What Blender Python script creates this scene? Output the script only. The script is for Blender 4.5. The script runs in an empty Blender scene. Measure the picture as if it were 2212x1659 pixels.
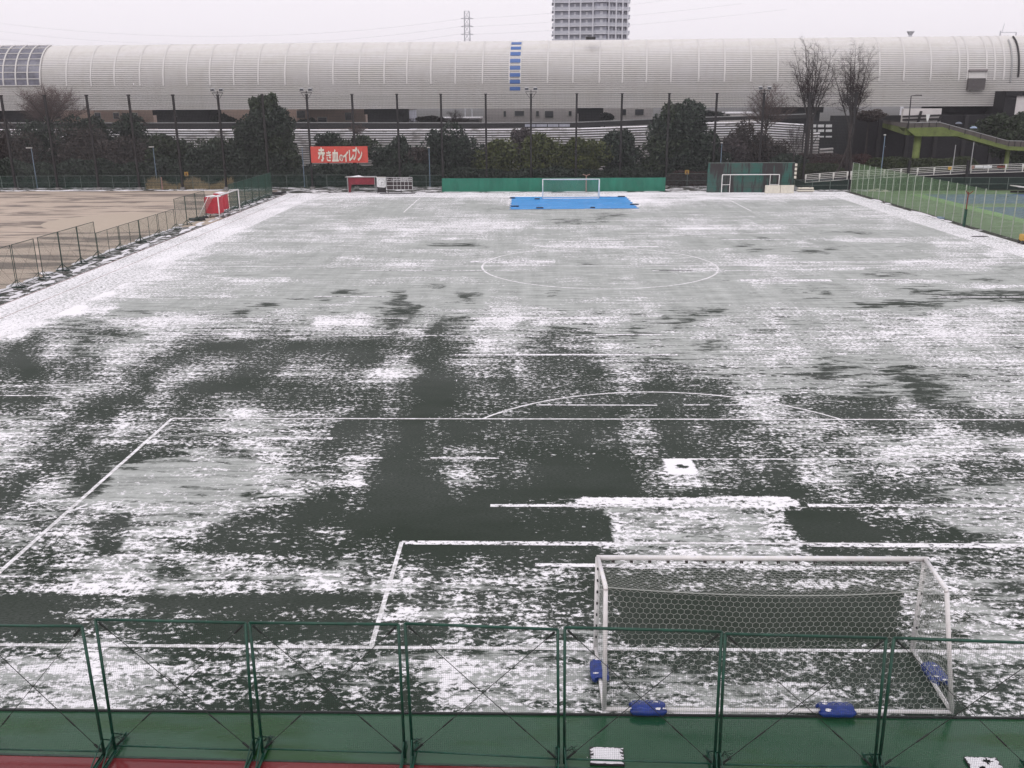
import bpy, math, random
import numpy as np
from mathutils import Vector, Matrix, noise as mnoise

# ---------------------------------------------------------------- camera, world, light
R_ = math.radians
SC = bpy.context.scene
COL = SC.collection
CAM = Vector((-5.33166, -19.13613, 12.54890))
PITCH, YAW, ROLL, FOC = 0.3005091184, -0.0214293742, -0.0053772474, 1986.9952
cp, sp, cy, sy, cr, sr = (math.cos(PITCH), math.sin(PITCH), math.cos(YAW), math.sin(YAW), math.cos(ROLL), math.sin(ROLL))
FWD = Vector((sy * cp, cy * cp, -sp)); RT = Vector((cy, -sy, 0)); UPV = RT.cross(FWD)
RIGHT = cr * RT + sr * UPV; UP = -sr * RT + cr * UPV
cam = bpy.data.cameras.new('camera'); cam.sensor_width = 36.0; cam.lens = 36.0 * FOC / 2212.0
cam.clip_start = 0.1; cam.clip_end = 3000
co = bpy.data.objects.new('camera', cam); COL.objects.link(co)
m = Matrix((RIGHT, UP, -FWD)).transposed().to_4x4(); m.translation = CAM; co.matrix_world = m
SC.camera = co

SC.view_settings.view_transform = 'Standard'; SC.view_settings.look = 'None'
SC.view_settings.exposure = 0.36; SC.view_settings.gamma = 1.0
SC.cycles.max_bounces = 5; SC.cycles.diffuse_bounces = 2; SC.cycles.glossy_bounces = 2
SC.cycles.transparent_max_bounces = 16; SC.cycles.volume_bounces = 0
SC.cycles.use_adaptive_sampling = True; SC.cycles.adaptive_threshold = 0.02

W = bpy.data.worlds.new('World'); SC.world = W; W.use_nodes = True
nt = W.node_tree; nt.nodes.clear()
wo = nt.nodes.new('ShaderNodeOutputWorld'); bg = nt.nodes.new('ShaderNodeBackground')
sky = nt.nodes.new('ShaderNodeTexSky'); sky.sky_type = 'NISHITA'; sky.sun_disc = False
sky.sun_elevation = R_(48); sky.sun_rotation = R_(150); sky.air_density = 1.0; sky.dust_density = 6.0
hs = nt.nodes.new('ShaderNodeHueSaturation'); hs.inputs['Saturation'].default_value = 0.08
nt.links.new(sky.outputs[0], hs.inputs['Color'])
# overcast: the veil of snow cloud evens out the sky, a little darker overhead
tc = nt.nodes.new('ShaderNodeTexCoord'); sx = nt.nodes.new('ShaderNodeSeparateXYZ')
nt.links.new(tc.outputs['Generated'], sx.inputs[0])
rp = nt.nodes.new('ShaderNodeValToRGB'); e = rp.color_ramp.elements
e[0].position = 0.0; e[0].color = (8.9, 8.45, 8.95, 1); e[1].position = 0.35; e[1].color = (7.6, 7.25, 7.75, 1)
nt.links.new(sx.outputs[2], rp.inputs[0])
mx = nt.nodes.new('ShaderNodeMixRGB'); mx.inputs[0].default_value = 0.93
nt.links.new(hs.outputs[0], mx.inputs[1]); nt.links.new(rp.outputs[0], mx.inputs[2])
nt.links.new(mx.outputs[0], bg.inputs[0]); bg.inputs[1].default_value = 0.1
nt.links.new(bg.outputs[0], wo.inputs[0])

sl = bpy.data.lights.new('sun', 'SUN'); sl.energy = 0.55; sl.angle = R_(40); sl.color = (1, 0.97, 0.94)
so = bpy.data.objects.new('sun', sl); COL.objects.link(so)
so.rotation_euler = (R_(42), 0, R_(150 + 180))

# ---------------------------------------------------------------- picture point -> place in the world
def ray(u, v): return FWD + RIGHT * ((u - 1106) / FOC) - UP * ((v - 829.5) / FOC)
def at(u, v, z=0.0):
    d = ray(u, v); return CAM + d * ((z - CAM.z) / d.z)
def aty(u, v, Y):
    d = ray(u, v); return CAM + d * ((Y - CAM.y) / d.y)
def atx(u, v, X):
    d = ray(u, v); return CAM + d * ((X - CAM.x) / d.x)

# ---------------------------------------------------------------- helpers
def tag(o, label=None, cat=None, group=None, kind=None):
    if label: o['label'] = label
    if cat: o['category'] = cat
    if group: o['group'] = group
    if kind: o['kind'] = kind
    return o
def empty(name, loc, label=None, cat=None, group=None, rz=0.0):
    o = bpy.data.objects.new(name, None); COL.objects.link(o); o.location = loc; o.rotation_euler = (0, 0, rz)
    o.empty_display_size = 0.2
    return tag(o, label, cat, group)
def wmat(o):
    mm = Matrix.Identity(4)
    while o is not None:
        mm = (Matrix.Translation(o.location) @ o.rotation_euler.to_matrix().to_4x4()) @ mm; o = o.parent
    return mm
def copy_tree(o, parent=None):
    c = o.copy(); COL.objects.link(c)
    if parent is not None: c.parent = parent
    for ch in o.children: copy_tree(ch, c)
    return c
class MB:
    def __init__(s): s.v = []; s.f = []; s.n = 0
    def add(s, vs, fs):
        b = len(s.v); s.v.extend([tuple(p) for p in vs]); s.f.extend([tuple(i + b for i in f) for f in fs]); return s
    def box(s, a, b):
        (x0, y0, z0), (x1, y1, z1) = a, b
        return s.add([(x0, y0, z0), (x1, y0, z0), (x1, y1, z0), (x0, y1, z0), (x0, y0, z1), (x1, y0, z1), (x1, y1, z1), (x0, y1, z1)],
              [(0, 3, 2, 1), (4, 5, 6, 7), (0, 1, 5, 4), (1, 2, 6, 5), (2, 3, 7, 6), (3, 0, 4, 7)])
    def tube(s, p0, p1, r, n=6, r1=None, cap=True):
        p0 = Vector(p0); p1 = Vector(p1); d = p1 - p0
        if d.length < 1e-6: return s
        d.normalize(); a = d.orthogonal() if abs(d.z) < .99 else Vector((1, 0, 0)); 
        if abs(d.z) < .99: a = d.cross(Vector((0, 0, 1)))
        a.normalize(); b = d.cross(a); r1 = r if r1 is None else r1
        vs = []
        for p, q in ((p0, r), (p1, r1)):
            for k in range(n):
                t = 2 * math.pi * (k + .5) / n
                vs.append(p + a * (math.cos(t) * q) + b * (math.sin(t) * q))
        fs = [(k, (k + 1) % n, n + (k + 1) % n, n + k) for k in range(n)]
        if cap: fs += [tuple(range(n - 1, -1, -1)), tuple(range(n, 2 * n))]
        return s.add(vs, fs)
    def path(s, pts, r, n=6):
        for a, b in zip(pts[:-1], pts[1:]): s.tube(a, b, r, n)
        return s
    def bar(s, p0, p1, w, h):   # rectangular bar, w sideways, h upwards
        p0 = Vector(p0); p1 = Vector(p1); d = (p1 - p0).normalized()
        a = d.cross(Vector((0, 0, 1)))
        if a.length < .05: a = Vector((1, 0, 0))
        a.normalize(); b = a.cross(d).normalized(); a = a * (w / 2); b = b * (h / 2)
        return s.add([p0 - a - b, p0 + a - b, p0 + a + b, p0 - a + b, p1 - a - b, p1 + a - b, p1 + a + b, p1 - a + b],
                     [(0, 1, 2, 3), (7, 6, 5, 4), (0, 4, 5, 1), (1, 5, 6, 2), (2, 6, 7, 3), (3, 7, 4, 0)])
    def poly(s, pts, d):  # polygon extruded by vector d
        n = len(pts); d = Vector(d); vs = [Vector(p) for p in pts]; vs += [p + d for p in vs]
        return s.add(vs, [tuple(range(n)), tuple(range(2 * n - 1, n - 1, -1))] + [(k, n + k, n + (k + 1) % n, (k + 1) % n) for k in range(n)])
    def build(s, name, mat, parent=None, smooth=False, bevel=0.0):
        me = bpy.data.meshes.new(name)
        vs = s.v
        if parent is not None:
            iv = wmat(parent).inverted(); vs = [tuple(iv @ Vector(p)) for p in vs]
        me.from_pydata(vs, [], s.f); me.materials.append(mat); me.update()
        if smooth: me.polygons.foreach_set('use_smooth', [True] * len(me.polygons))
        o = bpy.data.objects.new(name, me); COL.objects.link(o)
        if parent is not None: o.parent = parent
        if bevel:
            b = o.modifiers.new('bevel', 'BEVEL'); b.width = bevel; b.segments = 2; b.limit_method = 'ANGLE'
        return o
def np_mesh(name, V, F, mat, parent=None):
    me = bpy.data.meshes.new(name); V = np.asarray(V, dtype=np.float32); F = np.asarray(F, dtype=np.int32)
    k = F.shape[1]
    me.vertices.add(len(V)); me.vertices.foreach_set('co', V.ravel())
    me.loops.add(F.size); me.loops.foreach_set('vertex_index', F.ravel())
    me.polygons.add(len(F)); me.polygons.foreach_set('loop_start', np.arange(0, F.size, k, dtype=np.int32))
    me.update(); me.validate(); me.materials.append(mat)
    o = bpy.data.objects.new(name, me); COL.objects.link(o)
    if parent is not None: o.parent = parent
    return o

# ---------------------------------------------------------------- materials
class NT:
    def __init__(s, name):
        s.m = bpy.data.materials.new(name); s.m.use_nodes = True; s.t = s.m.node_tree
        s.b = s.t.nodes['Principled BSDF']; s.out = s.t.nodes['Material Output']
    def n(s, ty, **kw):
        nd = s.t.nodes.new(ty)
        for k, v in kw.items(): setattr(nd, k, v)
        return nd
    def l(s, a, b): s.t.links.new(a, b)
    def pos(s): return s.n('ShaderNodeNewGeometry').outputs['Position']
    def obj(s): return s.n('ShaderNodeTexCoord').outputs['Object']
    def scale(s, vec, sc):
        mp = s.n('ShaderNodeVectorMath', operation='MULTIPLY'); s.l(vec, mp.inputs[0]); mp.inputs[1].default_value = sc; return mp.outputs[0]
    def noise(s, vec, scale, detail=3, rough=.5, dist=0.0):
        nd = s.n('ShaderNodeTexNoise'); s.l(vec, nd.inputs['Vector']); nd.inputs['Scale'].default_value = scale
        nd.inputs['Detail'].default_value = detail; nd.inputs['Roughness'].default_value = rough; nd.inputs['Distortion'].default_value = dist
        return nd.outputs['Fac']
    def m_(s, op, a, b=None, c=None, clamp=False):
        nd = s.n('ShaderNodeMath', operation=op); nd.use_clamp = clamp
        for i, x in enumerate((a, b, c)):
            if x is None: continue
            if isinstance(x, (int, float)): nd.inputs[i].default_value = x
            else: s.l(x, nd.inputs[i])
        return nd.outputs[0]
    def mr(s, v, a, b, c=0.0, d=1.0, smooth=False):
        nd = s.n('ShaderNodeMapRange'); s.l(v, nd.inputs[0])
        if smooth: nd.interpolation_type = 'SMOOTHSTEP'
        for i, x in enumerate((a, b, c, d)): nd.inputs[i + 1].default_value = x
        return nd.outputs[0]
    def mix(s, f, a, b):
        nd = s.n('ShaderNodeMixRGB')
        if isinstance(f, (int, float)): nd.inputs[0].default_value = f
        else: s.l(f, nd.inputs[0])
        for i, x in ((1, a), (2, b)):
            if isinstance(x, tuple): nd.inputs[i].default_value = (*x, 1) if len(x) == 3 else x
            else: s.l(x, nd.inputs[i])
        return nd.outputs[0]
    def bump(s, h, strength=.3, dist=.02):
        nd = s.n('ShaderNodeBump'); s.l(h, nd.inputs['Height']); nd.inputs['Strength'].default_value = strength
        nd.inputs['Distance'].default_value = dist; s.l(nd.outputs[0], s.b.inputs['Normal'])
    def set(s, **kw):
        for k, v in kw.items():
            k = {'color': 'Base Color', 'rough': 'Roughness', 'metal': 'Metallic', 'alpha': 'Alpha', 'spec': 'Specular IOR Level', 'coat': 'Coat Weight'}[k]
            if isinstance(v, (int, float)): s.b.inputs[k].default_value = v
            elif isinstance(v, tuple): s.b.inputs[k].default_value = (*v, 1)
            else: s.l(v, s.b.inputs[k])
        return s.m
def mat(name, c, rough=.6, metal=0.0, var=.15, sc=3.0, c2=None, snow=0.0, coat=0.0):
    """painted / plain surface with uneven tone (dirt, wear) and, if asked, snow lying on what faces up"""
    t = NT(name); p = t.pos()
    n1 = t.noise(p, sc, 4, .6); n2 = t.noise(p, sc * 7, 3, .6)
    f = t.m_('ADD', t.m_('MULTIPLY', n1, .7), t.m_('MULTIPLY', n2, .3))
    f = t.mr(f, .32, .68)
    d = c2 if c2 else tuple(x * (1 - 2 * var) for x in c)
    colr = t.mix(f, d, tuple(min(1, x * (1 + var * .5)) for x in c))
    if snow:
        nz = t.n('ShaderNodeSeparateXYZ'); t.l(t.n('ShaderNodeNewGeometry').outputs['Normal'], nz.inputs[0])
        up = t.mr(nz.outputs[2], .55, .8)
        br = t.mr(t.noise(p, 6, 4, .6), .62 - .35 * snow, .68 - .35 * snow)
        colr = t.mix(t.m_('MULTIPLY', up, br), colr, (.82, .81, .84))
    t.set(color=colr, rough=rough, metal=metal, coat=coat)
    t.l(t.mr(n2, .2, .8, rough * .8, min(1, rough * 1.2)), t.b.inputs['Roughness'])
    return t.m

SNOWC = (.93, .918, .94)
def snow_surface(name, base_fn, attr=True, clump=5.6, const=None, rough=.6, spec=.18):
    t = NT(name); p = t.pos()
    pc = t.scale(p, (.85, 1.15, 1.0))
    n1 = t.noise(pc, clump, 7, .73, .3)
    n2 = t.noise(t.scale(p, (.55, 1.3, 1)), 1.1, 4, .6)
    n3 = t.noise(t.scale(p, (.22, 2.2, 1)), 1.6, 5, .65)
    n4 = t.noise(p, 24.0, 2, .6)
    if attr:
        a = t.n('ShaderNodeAttribute', attribute_name='snow').outputs['Fac']      # lateral offset of the threshold
        cv = t.n('ShaderNodeAttribute', attribute_name='cover').outputs['Fac']
        du = t.n('ShaderNodeAttribute', attribute_name='dust').outputs['Fac']
        inside = t.m_('MULTIPLY', t.m_('MULTIPLY', cv, t.m_('SUBTRACT', 1.0, cv)), 4.0)
        n7 = t.noise(t.scale(p, (.16, 2.0, 1)), 1.25, 5, .62, .2); n8 = t.noise(t.scale(p, (1.3, .13, 1)), 1.0, 4, .6)
        k_ = t.m_('ADD', t.m_('MULTIPLY', t.m_('SUBTRACT', n2, .5), .22), t.m_('ADD', t.m_('MULTIPLY', t.m_('SUBTRACT', n7, .5), .42), t.m_('MULTIPLY', t.m_('SUBTRACT', n8, .5), .16)))
        off = t.m_('ADD', a, t.m_('MULTIPLY', k_, inside))
    else:
        off = t.m_('ADD', t.m_('MULTIPLY', t.m_('SUBTRACT', n2, .5), .35), const[0]); cv = None
    val = t.m_('ADD', n1, off)
    val = t.m_('ADD', val, t.m_('MULTIPLY', t.m_('SUBTRACT', n4, .5), .11))
    hard = t.mr(val, .468, .54)
    thick = t.mr(val, .49, .585, .76, 1.0)
    hard = t.m_('MULTIPLY', hard, thick)
    if attr:
        n5 = t.noise(t.scale(p, (.38, 1.5, 1)), 1.5, 8, .68, .3)          # thin half-melted sheets, drawn out along the mown seams
        sh = t.mr(t.m_('ADD', t.m_('ADD', n5, du), t.m_('MULTIPLY', t.m_('SUBTRACT', n1, .5), .25)), .46, .56)
        n6 = t.noise(t.scale(p, (1.5, .10, 1)), 1.0, 3, .6)
        tone = t.m_('ADD', t.mr(n3, .28, .72, .26, .72), t.m_('MULTIPLY', t.m_('SUBTRACT', n1, .5), .45))
        tone = t.m_('ADD', tone, t.m_('MULTIPLY', t.m_('SUBTRACT', n6, .5), .30), clamp=True)
        thin = t.m_('SUBTRACT', 1.0, hard)
        f = t.m_('MAXIMUM', hard, t.m_('MULTIPLY', sh, tone))
    else: f = hard
    basec = base_fn(t, p)
    t.set(color=t.mix(f, basec, t.mix(thin, SNOWC, (.79, .82, .79)) if attr else SNOWC), spec=spec)
    t.l(t.mr(f, 0, 1, rough, .85), t.b.inputs['Roughness'])
    t.bump(t.m_('ADD', f, t.m_('MULTIPLY', n4, .25)), .55, .03)
    return t.m
def turf_base(t, p):
    a = t.noise(t.scale(p, (.25, .5, 1)), .5, 4, .6); b = t.noise(t.scale(p, (1, 3, 1)), 9, 3, .7)
    c = t.mix(t.mr(a, .38, .66), (.018, .030, .018), (.056, .067, .057))
    return t.mix(t.mr(b, .44, .62, 0, .85), c, (.010, .018, .011))
def line_base(t, p):
    b = t.noise(p, 9, 3, .7); return t.mix(t.mr(b, .3, .7), (.50, .50, .49), (.72, .715, .71))
def track_base(t, p):
    return t.mix(t.mr(t.noise(p, 1.2, 4, .6), .35, .65), (.16, .045, .045), (.10, .05, .045))
def dark_base(t, p):
    return t.mix(t.mr(t.noise(p, 1.5, 4, .6), .4, .6), (.03, .042, .03), (.05, .045, .036))
M = {}
M['turf'] = snow_surface('artificial_turf', turf_base)
M['line'] = snow_surface('line_paint', line_base, attr=False, const=(.03,))
M['ridge'] = snow_surface('snow_ridge', turf_base, attr=False, const=(.06,), clump=6)
M['track'] = snow_surface('snowed_track', track_base, attr=False, const=(.26,))
M['gutter'] = snow_surface('gutter_snow', dark_base, attr=False, const=(-.04,), clump=1.6)
M['gutter2'] = snow_surface('gutter_bare', dark_base, attr=False, const=(-.13,), clump=1.2)
M['farground'] = snow_surface('far_ground', dark_base, attr=False, const=(-.03,), clump=.5)
M['soil'] = mat('soil', (.035, .036, .026), .9, var=.3, sc=.8)
M['snow'] = mat('snow', (.86, .845, .875), .85, var=.05, sc=8)
M['dgreen'] = mat('green_paint', (.005, .068, .040), .4, var=.3, sc=5)
M['dgreen_dark'] = mat('green_paint_old', (.02, .055, .038), .5, var=.35, sc=4)
M['netgreen'] = mat('green_netting', (.014, .075, .05), .6, var=.2, sc=2)
M['netpale'] = mat('pale_green_netting', (.16, .27, .13), .6, var=.2, sc=2)
M['netdark'] = mat('dark_netting', (.09, .10, .10), .7, var=.2, sc=1)
M['wire'] = mat('steel_wire', (.03, .04, .035), .5, .4, sc=10)
M['black'] = mat('dark_steel', (.022, .02, .022), .55, sc=2)
M['polebrown'] = mat('net_pole_steel', (.018, .016, .017), .6, var=.3, sc=1.5)
M['white'] = mat('white_paint', (.86, .835, .82), .45, var=.10, sc=4, snow=.4)
M['cord'] = mat('net_cord', (.40, .42, .39), .7, var=.1)
M['blue'] = mat('blue_vinyl', (.012, .04, .27), .4, var=.3, sc=6)
M['red'] = mat('red_fabric', (.56, .045, .065), .7, var=.18, sc=2, snow=.9)
M['darkred'] = mat('dark_red_sheet', (.24, .025, .04), .7, var=.2, sc=2)
M['banner'] = mat('banner_red', (.60, .085, .065), .7, var=.08, sc=2)
M['cream'] = mat('cream_board', (.72, .68, .58), .6, var=.1, sc=3)
M['offwhite'] = mat('off_white', (.72, .70, .66), .6, var=.08, sc=2)
M['clear_white'] = mat('board_white', (.74, .74, .74), .5, var=.05, sc=3)
M['slate'] = mat('scoreboard_black', (.03, .018, .02), .5, var=.2)
M['lime'] = mat('lime_steel', (.17, .215, .055), .6, var=.25, sc=.7)
M['palepost'] = mat('pale_post', (.42, .46, .39), .6, var=.15)
M['rail'] = mat('bridge_rail', (.11, .095, .085), .6, var=.25, sc=1.5)
M['galv'] = mat('galvanised', (.42, .42, .42), .5, .3, var=.15, sc=4)
M['greygreen'] = mat('faded_green_post', (.16, .20, .18), .6, var=.2, sc=4)
M['lampblue'] = mat('lamp_post_blue', (.21, .29, .38), .5, var=.15, sc=2)
M['concrete'] = mat('concrete', (.27, .26, .25), .8, var=.2, sc=.8)
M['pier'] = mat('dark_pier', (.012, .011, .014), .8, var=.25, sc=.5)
M['salmon'] = mat('salmon_wall', (.62, .47, .40), .8, var=.1, sc=.3)
M['cream_wall'] = mat('pale_wall', (.72, .68, .67), .8, var=.08, sc=.3)
M['window'] = mat('window_glass', (.05, .055, .065), .15, var=.2, sc=1)
M['towerwall'] = mat('tower_wall', (.74, .74, .79), .8, var=.06, sc=.1)  # pale wall made paler still: distant haze is partly painted into this colour
M['towerrecess'] = mat('tower_glazing', (.46, .47, .55), .5, var=.18, sc=.5)  # recess glazing lightened, haze over the distance put into the colour
M['towerglass'] = mat('balcony_glass', (.54, .55, .61), .4, var=.1, sc=.4)  # balcony glass paled for haze in the same way
M['lattice'] = mat('pylon_steel', (.58, .58, .62), .7, var=.1)  # steel colour lightened to stand in for haze on pylon and wires
M['bark'] = mat('bark', (.050, .040, .038), .9, var=.3, sc=2)
M['twig'] = mat('twigs', (.14, .098, .090), .9, var=.2, sc=2)
M['hay'] = mat('dry_grass', (.72, .54, .32), .9, var=.3, sc=3)
M['yellow'] = mat('yellow_sign', (.55, .33, .06), .6, var=.1)
M['pinkpost'] = mat('salmon_post', (.40, .24, .20), .7, var=.1)
M['rustred'] = mat('rust_red', (.22, .06, .04), .7, var=.2)
M['tarp_end'] = mat('tarp_weight', (.02, .035, .07), .6)

def leafmat(name, c, c2):
    t = NT(name); p = t.pos()
    f = t.m_('ADD', t.m_('MULTIPLY', t.noise(p, .9, 3, .6), .6), t.m_('MULTIPLY', t.noise(p, 6, 2, .6), .4))
    t.set(color=t.mix(t.mr(f, .36, .64), c, c2), rough=.6)
    return t.m
M['leafdark'] = leafmat('evergreen_leaves', (.006, .013, .008), (.030, .050, .028))
M['leafmid'] = leafmat('evergreen_leaves_mid', (.011, .022, .010), (.046, .066, .028))
M['leafolive'] = leafmat('olive_leaves', (.024, .040, .009), (.115, .130, .026))
M['leafbrown'] = leafmat('brown_leaves', (.020, .015, .013), (.066, .046, .038))
M['leafred'] = leafmat('red_brown_hedge', (.022, .011, .010), (.065, .026, .022))
M['leafpurple'] = leafmat('purple_twigs', (.03, .023, .025), (.085, .062, .062))
M['hedge'] = leafmat('hedge_leaves', (.015, .024, .008), (.046, .062, .018))

# tarp
t = NT('blue_tarp'); p = t.pos()
w = t.noise(t.scale(p, (.25, 1.4, 1)), 1.2, 5, .6, .4)
s_ = t.mr(t.noise(t.scale(p, (.3, 1.6, 1)), 1.4, 4, .6), .66, .70)
c = t.mix(t.mr(w, .35, .65), (.015, .26, .72), (.05, .40, .92))
t.set(color=t.mix(s_, c, (.6, .75, .85)), rough=.25); t.bump(w, .8, .25); M['tarp'] = t.m
# wet green and red walkway
def wet(name, c1, c2, blot=None):
    t = NT(name); p = t.pos()
    a = t.noise(t.scale(p, (.3, .8, 1)), .9, 4, .6); b = t.noise(p, 60, 2, .6)
    c = t.mix(t.mr(a, .35, .65), c1, c2)
    if blot: c = t.mix(t.mr(t.noise(t.scale(p, (.35, 1.2, 1)), .7, 4, .55), .54, .64), c, blot)
    t.set(color=t.mix(t.mr(b, .3, .7, 0, .25), c, (.01, .02, .01)), spec=.45)
    t.l(t.mr(a, .38, .62, .05, .32), t.b.inputs['Roughness']); t.bump(b, .12, .004); return t.m
M['wetgreen'] = wet('wet_green_paving', (.014, .070, .032), (.028, .098, .048), (.004, .060, .004))
M['wetred'] = wet('wet_red_paving', (.16, .020, .024), (.22, .036, .040))
# sand ground with wet streaks
t = NT('sand_ground'); p = t.pos()
a = t.noise(t.scale(p, (.10, .42, 1)), 1.0, 6, .62, .5); b = t.noise(t.scale(p, (.5, 1, 1)), .9, 5, .7)
c = t.mix(t.mr(b, .3, .7), (.42, .335, .265), (.53, .44, .355))
t.set(color=t.mix(t.mr(a, .48, .58, 0, .9), c, (.15, .12, .10)), rough=.75); M['sand'] = t.m
t = NT('sand_mound'); p = t.pos(); t.set(color=t.mix(t.noise(p, 2, 4, .6), (.42, .345, .27), (.50, .42, .335)), rough=.85); M['mound'] = t.m
# tennis court
def court(name, c): 
    t = NT(name); p = t.pos(); a = t.noise(t.scale(p, (.2, .6, 1)), 1.0, 5, .6)
    t.set(color=t.mix(t.mr(a, .35, .65), tuple(x * .8 for x in c), tuple(x * 1.15 for x in c))); t.l(t.mr(a, .3, .7, .25, .6), t.b.inputs['Roughness']); return t.m
M['courtgreen'] = court('court_green', (.125, .20, .085)); M['courtlime'] = court('court_lime', (.20, .36, .12)); M['courtblue'] = court('court_blue', (.065, .12, .23))
# ribbed metal cladding of the railway shelter
t = NT('ribbed_cladding'); p = t.pos()
a = t.noise(t.scale(p, (.06, 1, .25)), 1.0, 4, .6); b = t.noise(t.scale(p, (1.2, 1, .1)), 1.0, 3, .6); g = t.noise(t.scale(p, (.5, 1, 3)), 1, 3, .5)
c = t.mix(t.mr(a, .35, .65), (.69, .67, .635), (.73, .71, .70)); c = t.mix(t.mr(b, .45, .75, 0, .38), c, (.57, .53, .49))
t.set(color=c, rough=.45); M['clad'] = t.m
M['groove'] = mat('cladding_groove', (.20, .19, .185), .7, var=.1)
M['clad_rib'] = mat('cladding_rib', (.66, .64, .62), .5, var=.05)
M['stripeblue'] = mat('blue_panel', (.07, .16, .42), .4, var=.1)
# noise wall, snow on its louvres, thinner and so darker towards the bottom
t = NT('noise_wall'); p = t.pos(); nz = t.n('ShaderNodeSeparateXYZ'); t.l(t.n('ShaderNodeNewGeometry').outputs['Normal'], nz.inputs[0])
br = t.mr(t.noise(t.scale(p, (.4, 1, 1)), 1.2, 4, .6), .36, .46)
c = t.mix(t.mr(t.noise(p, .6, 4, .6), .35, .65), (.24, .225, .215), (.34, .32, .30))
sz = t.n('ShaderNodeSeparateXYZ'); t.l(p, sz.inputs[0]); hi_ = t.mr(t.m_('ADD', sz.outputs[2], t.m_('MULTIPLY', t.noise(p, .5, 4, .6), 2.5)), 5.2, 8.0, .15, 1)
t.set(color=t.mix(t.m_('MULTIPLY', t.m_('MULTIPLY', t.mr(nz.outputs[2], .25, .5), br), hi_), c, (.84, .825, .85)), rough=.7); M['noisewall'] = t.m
# old practice wall
t = NT('practice_wall'); p = t.pos(); a = t.noise(t.scale(p, (1.6, 1, .22)), 1.1, 5, .65); b = t.noise(t.scale(p, (.5, 1, .5)), 1, 4, .6)
c = t.mix(t.mr(b, .42, .58), (.026, .105, .085), (.055, .08, .072)); t.set(color=t.mix(t.mr(a, .46, .54), c, (.03, .025, .026)), rough=.7); M['practice'] = t.m
# windscreen sheet
t = NT('windscreen'); p = t.pos(); b = t.noise(t.scale(p, (.6, 1, .3)), 1, 4, .6)
t.set(color=t.mix(t.mr(b, .3, .7), (.012, .13, .085), (.02, .20, .13)), rough=.6); t.bump(b, .5, .1); M['screen'] = t.m
# ---------------------------------------------------------------- the pitch and its melting snow
# snow cover read off as a table: 64 columns x 50 rows, 0 = bare turf ... 9 = closed snow
ROWS = """
9999999999999999 9998888777788888 9999999998888888 8888888999999999
9999999999999999 9988777667777577 9999999988776766 7666667788999999
9999999999999999 9877776656777644 5545666777666666 6677777788999999
9999999999999999 8777766666677777 6665433566676666 7777788887799999
9999999999999999 7776777888778888 7743445777777575 6576555777888999
9999999999999999 7767787888888888 8777777777888888 8776777776788899
9999999999999987 7777677678777787 7566766678887757 7654434455577899
9999999999999887 7777777788778776 6766777777666553 5577888887777788
9999999999999777 6666677776533236 6778888777654436 7774455544888778
9999999999998777 7777666666777776 7777666767777763 4523666777777788
9999999999988666 7666677665667776 7666666677666777 8765544555777687
9999999999888777 6666777788766677 8876466777667788 7766655788888887
9999999999887766 6666666777765566 6655566645788667 8888887788888864
9999999998877766 5555555566555555 6655556655666557 7766543334444566
9999999988777788 7877666777777766 6667766766666478 8864578788876435
9999999988777777 7665666665436667 5556666666666667 5444457544367888
9999999887777776 7665423533655336 6535556666555654 6443677763333222
9999998887777776 6544367542675367 7666776766665555 5654666664432222
9999988655656664 3356776542744477 7656566676556666 7665422212246777
9999988543676543 5676555431667677 7765667675433566 7777776655667787
9997445778887765 6565888524633788 6877787564357666 7556657678877776
9834533247755576 4465666536614766 6433445356676676 7667777877888876
3137635776531000 2201111123212477 6424477666444676 7766777677666666
1033436654224553 3244331145114544 6322246544567766 7664456567777777
3024234532456431 2465544787112442 5333214643555666 5542346323455666
5536666541541000 1222334342001431 4333234311232356 5666664421346666
1113641115413354 3323232242002333 2243222111222366 6343332352244777
4456311544433368 6454352141012324 3111111331221467 6453221246422254
6653354765445776 6664510220030112 1111111451142125 6666643444753211
7654516536444435 7655312330120132 3222032541132443 3553566567777567
6431152112236544 7643234410134442 1121211441123243 2456356777677656
6631421446667656 7654346300125532 4100100137755546 2376444565453342
4136413666666666 7665567100015641 2100000035763334 1266644443553334
1266435666664663 5764123000004100 0000000033212211 1035541212366666
2555667666666676 6420022000000001 2223477788778777 7521234566666666
4445552066666531 1200210000000000 1123446777667777 7400124444566666
6556763477776223 4313530110000000 0000002766666676 6600000112423567
4454441166433111 2222112331000000 1111116766666666 6721223334444455
4443567777666565 6443253432312521 2112111767777777 7761111225643545
4444567776335546 7657565556424544 3455322422532233 2243333234544455
5556788787565565 6437754587567667 6745321122463344 3565555455575656
0000123420000000 0000001234345344 3422212100000000 0000001364456355
0012576553242221 2344245568656666 6754444210000000 0001111366665555
0000232332331000 1111002254336434 4543331000000000 0000012345555554
2223455543221111 1111112321125435 5665564333232111 1111123443556666
4455777655434545 5655445433457646 5655534444332343 2322321122456666
6778887776555566 7666766567678877 7767754555445543 2343332111134565
7777777766543233 4434345434468766 7766655655455544 4543322221134555
7777777766445544 4443247234467777 7766755566666666 6665543221124555
5677777765444332 3322124433367777 6665444456777777 7665544432234555
"""
G = np.array([[int(c) for c in r.replace(' ', '')] for r in ROWS.strip().split('\n')], dtype=float)
assert G.shape == (50, 64)
row_y = np.concatenate([620 + 19 * (np.arange(20) + .5), 1000 + 42.4 * (np.arange(30) + .5)])
def lin(g): g = g / 255.0; return ((g + .055) / 1.055) ** 2.4
def d2cov(d):
    return np.clip((lin(60 + 18 * d) - .045) / .70, 0, 1)
rng = np.random.default_rng(5)
LAT = rng.random((256, 256))
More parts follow.
